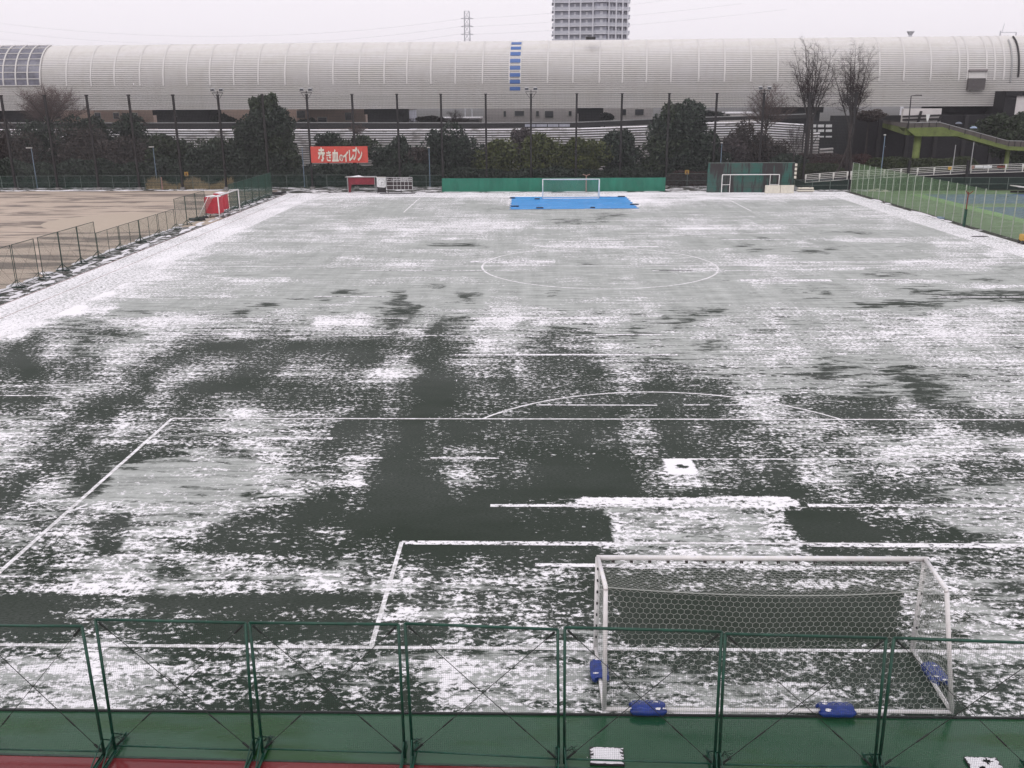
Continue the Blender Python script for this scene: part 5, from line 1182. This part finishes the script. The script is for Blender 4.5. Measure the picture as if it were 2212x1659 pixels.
noise_wall([(-200, 279, 0), (300, 279, 0), (700, 279.5, 0), (1050, 278.5, 0), (1240, 277, 0), (1412, 271, 0), (1512, 265, 0), (1640, 262, 0), (1736, 268, 0)], 149.0, .40, 'long snow-dusted louvred noise wall behind the row of trees')
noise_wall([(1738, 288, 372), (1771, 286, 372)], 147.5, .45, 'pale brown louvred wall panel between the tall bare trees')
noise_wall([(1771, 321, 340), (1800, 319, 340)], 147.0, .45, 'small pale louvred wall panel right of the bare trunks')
mb = MB(); a = aty(1742, 262, 147.5); b = aty(1802, 375, 147.5); troot = empty('trestle', (a.x, 147.6, 0), 'dark trestle with rows of white panels between bare trees and footbridge', 'trestle'); mb.box((a.x, 147.6, -.1), (b.x, 148.2, a.z)); mb.build('trestle_wall', M['pier'], troot)
for i in range(3):
    for j in range(3):
        u0 = 1752 + j * 17; v0 = (269, 280, 294)[i]; a = aty(u0, v0, 147); b = aty(u0 + 12, v0 + (6, 5, 3)[i], 147)
        if i == 2 and j == 0: continue
        MB().box((a.x, 147.3, b.z), (b.x, 147.59, a.z)).build('white_panel', M['clear_white'], troot)
# dark building mass under the right end of the shelter
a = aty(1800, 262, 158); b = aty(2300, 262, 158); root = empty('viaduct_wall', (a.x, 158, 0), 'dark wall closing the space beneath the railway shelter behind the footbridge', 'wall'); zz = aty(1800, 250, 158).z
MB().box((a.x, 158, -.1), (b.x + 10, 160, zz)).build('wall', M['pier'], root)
for i in range(9): x = a.x + 3 + i * 5.2; MB().box((x, 157.6, -.1), (x + .7, 158.0, zz)).build('column', M['black'], root)
a = aty(1952, 238, 157); b = aty(2030, 268, 157); root = empty('glazed_lobby', (a.x, 157, 0), 'pale glazed lobby with dark beams under the shelter, behind the footbridge', 'building'); MB().box((a.x, 156.9, b.z), (b.x, 157.9, zz + 1.2)).build('wall', M['cream_wall'], root)
mb = MB(); 
for u0, v0, u1, v1 in ((1950, 252, 2034, 249), (1950, 259, 2030, 257), (1990, 240, 1982, 268), (2034, 249, 2022, 272)): mb.bar(aty(u0, v0, 156.3), aty(u1, v1, 156.3), .4, .35)
mb.build('beams', M['black'], root)
a = aty(2172, 197, 159); b = aty(2260, 262, 159); root = empty('beige_annex', (a.x, 159, 0), 'beige annex in the notch at the right end of the railway shelter', 'building'); c = aty(2196, 205, 159)
MB().box((c.x, 159, b.z), (b.x, 166, a.z - .2)).build('wall', M['cream_wall'], root); MB().box((a.x, 158.6, a.z - .8), (b.x, 166, a.z)).build('roof_edge', M['pier'], root); MB().box((a.x, 158.8, b.z - 8), (c.x, 166, a.z - .8)).build('corner_pier', M['pier'], root)

# ---------------------------------------------------------------- town seen under the shelter
def building(u0, u1, vt, Y, m_, label, wins, roof=None, D=12):
    a = aty(u0, vt, Y); b = aty(u1, vt, Y); root = empty('apartment_building' if m_ is M['salmon'] else 'town_building', (a.x, Y, 0), label, 'building'); MB().box((a.x, Y, -.1), (b.x, Y + D, a.z)).build('wall', m_, root)
    MB().box((a.x - .2, Y - .2, a.z), (b.x + .2, Y + D + .2, a.z + .3)).build('roof', roof or M['concrete'], root)
    for (w0, w1, y0, y1) in wins:
        p = aty(w0, y0, Y); q = aty(w1, y1, Y); f = MB().box((p.x - .12, Y - .1, q.z - .12), (q.x + .12, Y - .02, p.z + .12)).build('window_frame', M['offwhite'], root)
        MB().box((p.x, Y - .14, q.z), (q.x, Y - .101, p.z)).build('pane', M['window'], f)
building(36, 190, 150, 196, M['salmon'], 'salmon apartment block behind the bare round tree', [(60, 72, 246, 256), (120, 132, 246, 256)])
building(192, 320, 150, 192, M['salmon'], 'salmon apartment block beside the wide dark pier', [(205, 218, 244, 256), (245, 258, 244, 256), (285, 298, 244, 256)])
building(438, 640, 225, 192, M['salmon'], 'salmon building hidden mostly by the big evergreen', [(455, 470, 243, 252)])
building(641, 786, 180, 186, M['salmon'], 'salmon apartment block above the red banner', [(641.5, 659, 240, 254), (687, 706, 254, 267), (746, 760, 244, 259)])
building(865, 886, 238, 200, M['towerrecess'], 'narrow blue-grey building right of the pier above the scoreboard', [(868, 874, 244, 252)])
building(942, 1035, 258, 186, M['concrete'], 'low shed with a snow-covered roof under the shelter', [(960, 975, 262, 266)], roof=M['snow'])
building(1045, 1300, 190, 188, M['cream_wall'], 'long white building with small square windows under the shelter', [(1112, 1132, 240, 250), (1158, 1164, 240, 251), (1177, 1195, 240, 254), (1228.5, 1234.5, 240, 250), (1088, 1093, 240, 252)])
building(1301, 1412, 190, 187, M['cream_wall'], 'white building left of the big right-hand evergreen', [(1344, 1352, 236, 249), (1372, 1390, 236, 248)])
building(1555, 1640, 246, 210, M['cream_wall'], 'pale distant roofline right of the big right-hand evergreen', [(1570, 1580, 250, 254)], roof=M['snow'])

# ---------------------------------------------------------------- apartment tower, its fading into snow haze partly put into its colours
YT = 400.0; zf = 3.16; uL, uR = 1197, 1357
def TX(z): return aty((1111.4 + z / 3.497), 60, YT).x
root = empty('apartment_tower', (TX(580), YT + 8, 0), 'tall pale apartment tower with stacked balconies fading in the haze', 'apartment tower')
xL, xR = TX(300), TX(860); xc0, xc1 = TX(592), TX(712); nF = 24
z_base = aty(1280, 72.5, YT).z % zf
def outl(e): return [(xL - e * .6, YT + 14), (xL - e * .6, YT + 3 - e), (xc0, YT + 2.2 - e), (xc0 + 1.3, YT - e), (xc1 - 1.3, YT - e), (xc1, YT + 2.2 - e), (xR + e * .6, YT + 4.5 - e), (xR + e * .6, YT + 14)]
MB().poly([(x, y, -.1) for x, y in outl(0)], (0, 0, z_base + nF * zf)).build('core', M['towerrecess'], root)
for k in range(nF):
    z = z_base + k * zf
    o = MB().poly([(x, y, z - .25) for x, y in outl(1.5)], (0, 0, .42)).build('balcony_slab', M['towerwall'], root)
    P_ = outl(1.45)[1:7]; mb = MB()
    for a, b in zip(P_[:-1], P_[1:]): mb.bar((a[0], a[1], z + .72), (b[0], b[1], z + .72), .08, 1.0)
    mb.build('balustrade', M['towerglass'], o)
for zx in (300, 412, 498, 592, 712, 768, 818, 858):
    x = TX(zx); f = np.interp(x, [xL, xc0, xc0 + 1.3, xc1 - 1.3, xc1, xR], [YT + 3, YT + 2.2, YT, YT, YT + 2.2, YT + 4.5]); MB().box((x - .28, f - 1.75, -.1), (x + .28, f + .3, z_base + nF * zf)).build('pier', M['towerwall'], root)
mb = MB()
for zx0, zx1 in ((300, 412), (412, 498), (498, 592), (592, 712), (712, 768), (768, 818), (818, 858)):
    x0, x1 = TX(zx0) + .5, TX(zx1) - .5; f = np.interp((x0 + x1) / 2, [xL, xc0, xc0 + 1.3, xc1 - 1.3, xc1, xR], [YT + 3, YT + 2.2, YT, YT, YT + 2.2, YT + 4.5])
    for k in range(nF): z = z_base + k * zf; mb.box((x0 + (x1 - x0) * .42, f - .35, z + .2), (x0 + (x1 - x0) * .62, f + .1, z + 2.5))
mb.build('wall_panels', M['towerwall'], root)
# pylon and power lines
YP = 450.0; pb0 = aty(1003.5, 88, YP); pt = aty(1009, 24.5, YP); xc = aty(1009, 60, YP).x; w2 = 1.45
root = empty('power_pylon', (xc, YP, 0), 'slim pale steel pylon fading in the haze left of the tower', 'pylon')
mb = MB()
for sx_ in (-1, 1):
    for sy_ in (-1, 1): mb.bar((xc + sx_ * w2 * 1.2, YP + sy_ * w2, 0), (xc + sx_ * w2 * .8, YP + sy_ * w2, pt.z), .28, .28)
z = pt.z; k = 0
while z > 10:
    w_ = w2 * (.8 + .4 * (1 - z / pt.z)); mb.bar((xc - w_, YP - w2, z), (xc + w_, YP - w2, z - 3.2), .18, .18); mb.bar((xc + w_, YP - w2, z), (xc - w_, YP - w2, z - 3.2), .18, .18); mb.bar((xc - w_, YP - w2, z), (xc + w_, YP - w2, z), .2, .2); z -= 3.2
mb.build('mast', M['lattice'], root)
arms = []
for v in (40.5, 57.5, 74.5):
    z = aty(1009, v, YP).z; mb = MB(); mb.bar((xc - 3, YP, z), (xc + 3, YP, z), .25, .25); mb.bar((xc - 3, YP, z), (xc, YP, z + .9), .15, .15); mb.bar((xc + 3, YP, z), (xc, YP, z + .9), .15, .15); mb.build('cross_arm', M['lattice'], root); arms.append(z)
WL = [([(0, 50), (240, 73), (555, 77), (756, 67), (1000, 40.5)], 'uppermost power line on the left of the pylon'), ([(0, 67), (200, 88), (420, 98), (641, 90), (784, 81), (1000, 57.5)], 'middle power line on the left of the pylon'), ([(0, 83), (114, 97), (420, 116), (760, 97), (899, 86), (1000, 74.5)], 'lowest power line on the left of the pylon'),
      ([(1018, 40.5), (1111, 34.5), (1200, 27), (1360, 12), (1480, -6)], 'uppermost power line between the pylon and the tower'), ([(1018, 57.5), (1111, 53), (1200, 47), (1360, 34), (1600, 8)], 'middle power line right of the pylon'), ([(1018, 74.5), (1111, 70), (1200, 66), (1360, 54), (1700, 20)], 'lowest power line right of the pylon')]
for pts, lb in WL:
    P_ = [aty(u, v, YP) for u, v in pts]; X = [p.x for p in P_]; Z = [p.z for p in P_]; co_ = np.polyfit(X, Z, 2); xs_ = np.linspace(X[0], X[-1], 26); tag(MB().path([(x, YP, float(np.polyval(co_, x))) for x in xs_], .04, 4).build('power_line', M['lattice']), lb, 'power line', 'power lines at the distant pylon')

# ---------------------------------------------------------------- trees
def crown(name_parent, cx, cyy, cz, rx, ry, rz, n, size, m_, seed, blobs=16, flat_=0.85):
    g = np.random.default_rng(seed); C = []
    for k in range(blobs):
        while True:
            q = g.uniform(-1, 1, 3)
            if (q ** 2).sum() < 1: break
        q = q * .72; r = g.uniform(.26, .46) * (1.15 - .35 * abs(q[2])); C.append((*q, r))
    C = np.array(C); k = g.integers(0, blobs, n); d = g.normal(size=(n, 3)); d /= np.linalg.norm(d, axis=1)[:, None]
    rad = C[k, 3] * (1 - np.abs(g.normal(0, .22, n)) + np.abs(g.normal(0, .10, n))).clip(.1, 1.35); P = C[k, :3] + d * rad[:, None]
    P = P * np.array([rx, ry, rz]) + np.array([cx, cyy, cz]); s = size * g.uniform(.6, 1.35, n)
    a = g.normal(size=(n, 3)); a /= np.linalg.norm(a, axis=1)[:, None]; b = np.cross(a, g.normal(size=(n, 3))); b /= np.linalg.norm(b, axis=1)[:, None]
    V = np.stack([P - a * s[:, None], P + b * s[:, None] * .6, P + a * s[:, None], P - b * s[:, None] * .6], 1).reshape(-1, 3); V[:, 2] = V[:, 2].clip(-.05, None)
    base = wmat(name_parent).translation if name_parent else Vector((0, 0, 0)); V = V - np.array(base)
    F = np.arange(4 * n).reshape(-1, 4); return np_mesh('crown', V, F, m_, name_parent)
def tree(u, vt, vb, w, Y, m_, label, n=5200, size=.17, seed=1, kind='evergreen_tree', cat='tree', grp='trees behind the far fence', blobs=18):
    w = w * 1.16; T = aty(u, vt, Y); B = aty(u, vb, Y); rx = (aty(u + w / 2, vt, Y).x - aty(u - w / 2, vt, Y).x) / 2 * 1.12; z0 = max(B.z, .2); cz = (T.z + z0) / 2; rz = (T.z - z0) / 2 * 1.1
    root = empty(kind, (T.x, Y, 0), label, cat, grp); rr_ = random.Random(seed)
    mb = MB(); mb.tube((T.x, Y, -.1), (T.x + rr_.uniform(-.2, .2), Y, cz), .22, 7, .12)
    for k in range(7):
        a = rr_.uniform(0, 6.28); z = z0 + (cz - z0) * rr_.uniform(.2, 1); mb.tube((T.x, Y, z), (T.x + rx * .6 * math.cos(a), Y + rx * .5 * math.sin(a), z + rz * rr_.uniform(.3, .8)), .08, 5, .03)
    mb.build('trunk', M['bark'], root); crown(root, T.x, Y, cz, rx, min(rx, 3.2), rz, n, size, m_, seed, blobs); return root
E_ = M['leafdark']; F_ = M['leafmid']; O_ = M['leafolive']; Bn = M['leafbrown']
TR_ = [
 (15, 268, 400, 120, 131, Bn, 'dark brown leafy tree at the far left edge'), (90, 258, 400, 130, 134, E_, 'dark evergreen below the bare round tree'), (168, 268, 400, 110, 131, Bn, 'brownish tree right of the bare round tree'),
 (186, 246, 330, 70, 138, E_, 'dark evergreen crown showing behind the brownish tree'), (245, 292, 400, 110, 129, Bn, 'brown thin-leaved tree between the first two street lamps'), (276, 246, 300, 66, 139, E_, 'dark rounded evergreen just under the railway shelter at the left'),
 (232, 282, 400, 90, 143, E_, 'dark backing tree between the first and second street lamps'), (300, 284, 400, 80, 142, F_, 'dark backing tree left of the wide viaduct pier'), (20, 282, 400, 110, 143, E_, 'dark backing tree at the far left edge'),
 (318, 288, 400, 90, 131, Bn, 'red-brown shrubby tree left of the second street lamp'), (350, 285, 400, 70, 128, F_, 'dark green tree behind the second street lamp'), (395, 300, 400, 90, 131, F_, 'low dark tree above the dry grass'),
 (470, 284, 400, 96, 132, F_, 'dark green tree left of the big evergreen'), (476, 247, 275, 50, 178, E_, 'dark evergreen top in the gap left of the big evergreen'), (435, 310, 400, 70, 127, E_, 'small dark tree between two net poles left of the big evergreen'),
 (530, 300, 400, 90, 127, E_, 'dark lower tree at the foot of the big evergreen'), (704, 283, 330, 46, 140, E_, 'small round dark tree above the left half of the red banner'), (762, 290, 340, 84, 140, F_, 'dome-shaped dark tree above the right half of the red banner'),
 (700, 352, 402, 130, 133, E_, 'dark shrub mass under the red banner'), (668, 256, 280, 50, 176, E_, 'dark shrub before the salmon block above the banner'), (835, 318, 402, 84, 129, E_, 'dark tree right of the red banner'), (862, 298, 402, 60, 131, E_, 'dark pointed tree above the scoreboard'),
 (900, 318, 402, 70, 130, Bn, 'brownish tree left of the fourth street lamp'), (967, 273, 402, 116, 129, E_, 'large dark rounded tree left of the yellow-green trees'), (925, 250, 275, 64, 178, Bn, 'dull brown tree under the shelter above the scoreboard'),
 (1075, 300, 402, 92, 128, O_, 'leftmost of the three yellow-green round trees'), (1168, 290, 402, 92, 128, O_, 'middle one of the three yellow-green round trees'), (1266, 290, 402, 98, 128, O_, 'rightmost of the three yellow-green round trees'),
 (1128, 277, 350, 50, 135, M['leafpurple'], 'thin brownish tree rising between the yellow-green trees'), (1344, 280, 402, 78, 128, E_, 'dark tree between the yellow-green trees and the right evergreen'), (1305, 245, 262, 36, 180, E_, 'dark shrub slope beside the pier in the middle'),
 (1550, 330, 402, 70, 128, E_, 'dark low tree at the left end of the practice wall'), (1612, 262, 402, 96, 132, Bn, 'brown twiggy tree above the practice wall'), (1570, 292, 380, 70, 129, M['leafpurple'], 'purplish twiggy tree left of the practice wall'),
 (1660, 290, 402, 80, 134, Bn, 'dark brown tree above the right half of the practice wall'), (1700, 330, 402, 80, 128, E_, 'dark low tree right of the practice wall'), (1530, 240, 262, 70, 182, E_, 'dark distant treetops right of the big right-hand evergreen'),
 (2178, 236, 345, 100, 145, F_, 'dark green tree behind the lower end of the footbridge'), (2235, 262, 380, 90, 138, F_, 'dark green tree at the right edge of the photo'), (1880, 238, 262, 60, 150, Bn, 'brown shrub above the start of the footbridge')]
for i, (u, vt, vb, w, Y, m_, lb) in enumerate(TR_):
    brn = m_ in (Bn, M['leafpurple']); small = (vb - vt) < 70
    tree(u, vt, vb, w, Y, m_, lb, n=int((3000 if small else 8200) * (1.15 if brn else 1)), size=.17 if brn else .24, seed=40 + i, kind='leafy_tree' if brn else ('round_tree' if m_ is O_ else 'evergreen_tree'), blobs=22)
# two big evergreens, built from stacked crowns
def big(u, parts, Y, label, seed):
    T = aty(u, 300, Y); root = empty('evergreen_tree', (T.x, Y, 0), label, 'tree', 'trees behind the far fence'); MB().tube((T.x, Y, -.1), (T.x, Y, 8), .35, 8, .15).build('trunk', M['bark'], root)
    VV = []; FF = []
    for k, (uc, vt, vb, w) in enumerate(parts):
        a = aty(uc, vt, Y); b = aty(uc, vb, Y); rx = (aty(uc + w / 2, vt, Y).x - aty(uc - w / 2, vt, Y).x) / 2 * 1.1; z0 = max(0, b.z)
        o = crown(root, a.x, Y, (a.z + z0) / 2, rx, min(rx, 3.4), (a.z - z0) / 2 * 1.08, 7500, .25, E_ if k % 3 else F_, seed + k, 22)
big(570, [(568, 197, 262, 56), (582, 222, 310, 92), (556, 245, 330, 100), (600, 262, 390, 96), (548, 290, 402, 104), (592, 320, 402, 104)], 127, 'biggest dark evergreen, rising left of the red banner', 300)
big(1470, [(1452, 220, 300, 70), (1486, 218, 300, 76), (1470, 235, 340, 130), (1440, 270, 380, 100), (1510, 265, 390, 110), (1475, 300, 402, 150), (1425, 330, 402, 90)], 127, 'big dark evergreen right of the yellow-green trees', 330)
# bare trees
def bare(u, vt, vb, Y, w, label, seed, mode='dome', trunk=.2, m_=None, n_limb=9, dens=1.0, lean=0.0, kind='bare_tree'):
    """bare winter tree: stems leave the trunk and fan out to fill the crown's outline, each carrying side twigs"""
    T = aty(u, vt, Y); root = empty(kind, (T.x, Y, 0), label, 'bare tree', 'bare winter trees'); rr_ = random.Random(seed); bk = MB(); tw = MB()
    hw = (aty(u + w / 2, vt, Y).x - aty(u - w / 2, vt, Y).x) / 2; z0 = max(.8, aty(u, vb, Y).z); H = T.z
    bk.path([(T.x - lean, Y, -.1), (T.x - lean * .4 + rr_.uniform(-.1, .1), Y, z0 * .5), (T.x, Y, z0)], trunk, 8)
    def twigs(p, d, L, r, k):
        q = p; n_ = 3
        for i in range(n_):
            d = (d + Vector((rr_.gauss(0, .16), rr_.gauss(0, .16), rr_.gauss(.05, .1)))).normalized(); e_ = q + d * (L / n_); tw.tube(q, e_, r * (1 - .28 * i), 3, r * (.8 - .28 * i), cap=False); q = e_
            if k > 0:
                for m in range(2 if rr_.random() < .75 * dens else 1):
                    s_ = Vector((rr_.gauss(0, 1), rr_.gauss(0, 1), rr_.gauss(.2, .6))).normalized(); twigs(q, (d * .75 + s_ * .75).normalized(), L * rr_.uniform(.4, .62), r * .6, k - 1)
    for i in range(n_limb):
        if mode == 'tall':
            f = (i + .5) / n_limb; ang = (f - .5) * 2; tx = T.x + hw * ang * rr_.uniform(.7, 1.05); tz = z0 + (H - z0) * (1 - .34 * abs(ang) ** 1.6) * rr_.uniform(.86, 1.0); ty = Y + rr_.uniform(-1, 1) * hw * .5
            start = Vector((T.x + ang * .1, Y, z0 * (1 - rr_.uniform(0, .12)))); bend = .62
        else:
            f = (i + .5) / n_limb; th = math.pi * (.06 + .88 * f); rad = rr_.uniform(.7, .95); tx = T.x + hw * math.cos(th) * rad; tz = z0 + (H - z0) * math.sin(th) ** .8 * rad; ty = Y + rr_.uniform(-1, 1) * hw * .6
            start = Vector((T.x, Y, z0 * (1 - rr_.uniform(0, .1)))); bend = .35
        end = Vector((tx, ty, tz)); mid = Vector((start.x + (end.x - start.x) * bend * .75, start.y + (end.y - start.y) * .5, start.z + (end.z - start.z) * .5)); r0 = trunk * .5; prev = start; N_ = 11
        for k in range(1, N_ + 1):
            t_ = k / N_; P = start * (1 - t_) ** 2 + mid * 2 * t_ * (1 - t_) + end * t_ ** 2 + Vector((rr_.uniform(-.07, .07), rr_.uniform(-.07, .07), 0)); r_ = r0 * (1 - .85 * t_); bk.tube(prev, P, r0 * (1 - .85 * (k - 1) / N_), 5, r_, cap=False); d = (P - prev).normalized()
            if k >= 3:
                for m in range(3 if mode == 'tall' else 4):
                    s_ = Vector((rr_.gauss(0, 1), rr_.gauss(0, 1), rr_.gauss(.15, .45))).normalized(); L = hw * (.55 if mode == 'tall' else .40) * rr_.uniform(.6, 1.2) * (1.1 - .5 * t_)
                    twigs(P, (d * .6 + s_ * .8).normalized(), L, max(.014, r_ * .45) if mode == 'tall' else .020, 2)
            prev = P
    bk.build('trunk', M['bark'], root); tw.build('twigs', m_ or M['twig'], root); return root
M['twigdark'] = mat('dark_twigs', (.05, .036, .036), .9, var=.2)
bare(95, 188, 268, 136, 158, 'round bare purple-brown tree against the shelter at the left', 5, 'dome', .2, n_limb=17)
bare(1765, 84, 262, 130, 112, 'tallest bare tree at the right, reaching nearly to the shelter roof', 21, 'tall', .26, M['twigdark'], 9)
bare(1855, 98, 265, 129, 112, 'second tall bare tree, right of the tallest one', 34, 'tall', .26, M['twigdark'], 9)
bare(1662, 180, 275, 133, 104, 'rounded bare purple tree above the practice wall', 55, 'dome', .16, n_limb=13)
bare(280, 238, 290, 140, 70, 'thin bare tree under the shelter at the left', 61, 'dome', .1, n_limb=5)
bare(985, 238, 275, 176, 60, 'thin distant bare tree under the shelter above the windscreen', 62, 'dome', .1, n_limb=5)
bare(1720, 270, 330, 126, 50, 'slim bare sapling right of the practice wall', 63, 'tall', .09, M['twigdark'], 4)
bare(770, 268, 288, 142, 40, 'low bare bush on the noise wall above the banner', 65, 'dome', .06, n_limb=5)
for (u0, v0, u1, v1, r_, lb) in ((1790, 412, 1838, 300, .16, 'leaning dark trunk before the white railing'), (1838, 410, 1834, 290, .22, 'straight dark trunk beside the corner of the court fence'), (1748, 368, 1755, 262, .26, 'dark trunk beneath the tallest bare tree')):
    a = aty(u0, v0, 117.3 if v0 > 400 else 130); b = aty(u1, v1, 117.3 if v0 > 400 else 130); root = empty('tree_trunk', (a.x, a.y, 0), lb, 'trunk'); m1 = a.lerp(b, .5) + Vector((.12, 0, 0)); a.z = 0
    mb = MB(); mb.tube(a, m1, r_, 8, r_ * .85); mb.tube(m1, b, r_ * .85, 8, r_ * .6); mb.build('stem', M['bark'], root); q = MB(); q.tube(m1, m1 + Vector((.9, .2, 1.6)), r_ * .4, 5, .03); q.tube(b, b + Vector((.5, 0, 1.5)), r_ * .5, 5, .03); q.tube(b, b + Vector((-.5, 0, 1.2)), r_ * .4, 5, .03); q.build('limb', M['bark'], root)
# hedges and dark undergrowth
def hedge(u0, u1, vt, Y, D, m_, label, n=5000, z0=0.0, size=.13, wav=.25, seed=1, zb=None):
    a = aty(u0, vt, Y); b = aty(u1, vt, Y); zt = a.z; g = np.random.default_rng(seed); L = b.x - a.x; x = g.uniform(0, L, n); edge = np.minimum(1, np.minimum(x, L - x) / 1.4) ** .5; H = (zt - z0) * (1 + wav * .5 * (np.sin(x * 1.3 + seed) * .4 + np.sin(x * .47) * .6)) * (.45 + .55 * edge)
    q = g.uniform(0, 1, n); shell = g.uniform(0, 1, n) < .8; y = g.uniform(0, 1, n); z = g.uniform(0, 1, n); z = np.where(shell & (q < .5), 1 - np.abs(g.normal(0, .07, n)), z); y = np.where(shell & (q >= .5), np.abs(g.normal(0, .08, n)), y); z = z * (1 - .35 * (2 * y - 1) ** 2 * (z > .5))
    P = np.stack([a.x + x, Y + y * D, z0 + z * H], 1); s = size * g.uniform(.6, 1.3, n); A_ = g.normal(size=(n, 3)); A_ /= np.linalg.norm(A_, axis=1)[:, None]; B_ = np.cross(A_, g.normal(size=(n, 3))); B_ /= np.linalg.norm(B_, axis=1)[:, None]
    V = np.stack([P - A_ * s[:, None], P + B_ * s[:, None] * .7, P + A_ * s[:, None], P - B_ * s[:, None] * .7], 1).reshape(-1, 3); o = np_mesh('hedge', V, np.arange(4 * n).reshape(-1, 4), m_); return tag(o, label, 'hedge')
hedge(-60, 500, 352, 123.5, 5, M['leafdark'], 'long dark undergrowth below the trees behind the sand field', 26000, size=.2, seed=2, wav=.35)
hedge(495, 960, 362, 123.5, 5, M['leafdark'], 'dark undergrowth behind the team shelter and scoreboard', 20000, size=.2, seed=3, wav=.3)
hedge(955, 1540, 368, 123.5, 4, M['leafdark'], 'dark undergrowth behind the green windscreen', 22000, size=.2, seed=4, wav=.3)
hedge(1440, 1545, 372, 121.4, 1.5, M['leafred'], 'low red-brown hedge between windscreen and practice wall', 3500, seed=5)
hedge(1715, 1905, 334, 129, 4, M['leafred'], 'red-brown hedge behind the bare trunks', 12000, seed=6, wav=.1)
hedge(1712, 1835, 355, 124, 2.5, M['hedge'], 'clipped green hedge left of the court fence corner', 7000, seed=7, wav=.1)
hedge(1880, 2135, 343, 122, 5, M['hedge'], 'rounded green hedge around the footbridge pillar', 16000, seed=8, wav=.12)

# ---------------------------------------------------------------- a few falling flakes
g = np.random.default_rng(12); V = []
for k in range(2600):
    P = Vector((g.uniform(-35, 25), g.uniform(-14, 70), g.uniform(.3, 17))); r_ = g.uniform(.002, .0042); f_ = g.uniform(0, 6.28)
    V += [P + Vector((-r_, 0, 0)), P + Vector((0, r_, r_ * math.sin(f_))), P + Vector((r_, 0, r_)), P + Vector((0, -r_, -r_ * 2))]
tag(np_mesh('falling_snow', np.array([list(p) for p in V]), np.arange(len(V)).reshape(-1, 4), M['snow']), kind='stuff')

# ---------------------------------------------------------------- snow haze in the air
HZ = NT('snow_haze'); HZ.t.nodes.remove(HZ.b); pv = HZ.n('ShaderNodeVolumePrincipled'); pv.inputs['Color'].default_value = (.93, .91, .95, 1); pv.inputs['Density'].default_value = .00028; pv.inputs['Anisotropy'].default_value = .2
HZ.l(pv.outputs[0], HZ.out.inputs['Volume'])
hz = MB().box((-720, -70, -1.1), (720, 1520, 92)).build('haze', HZ.m); tag(hz, kind='stuff')
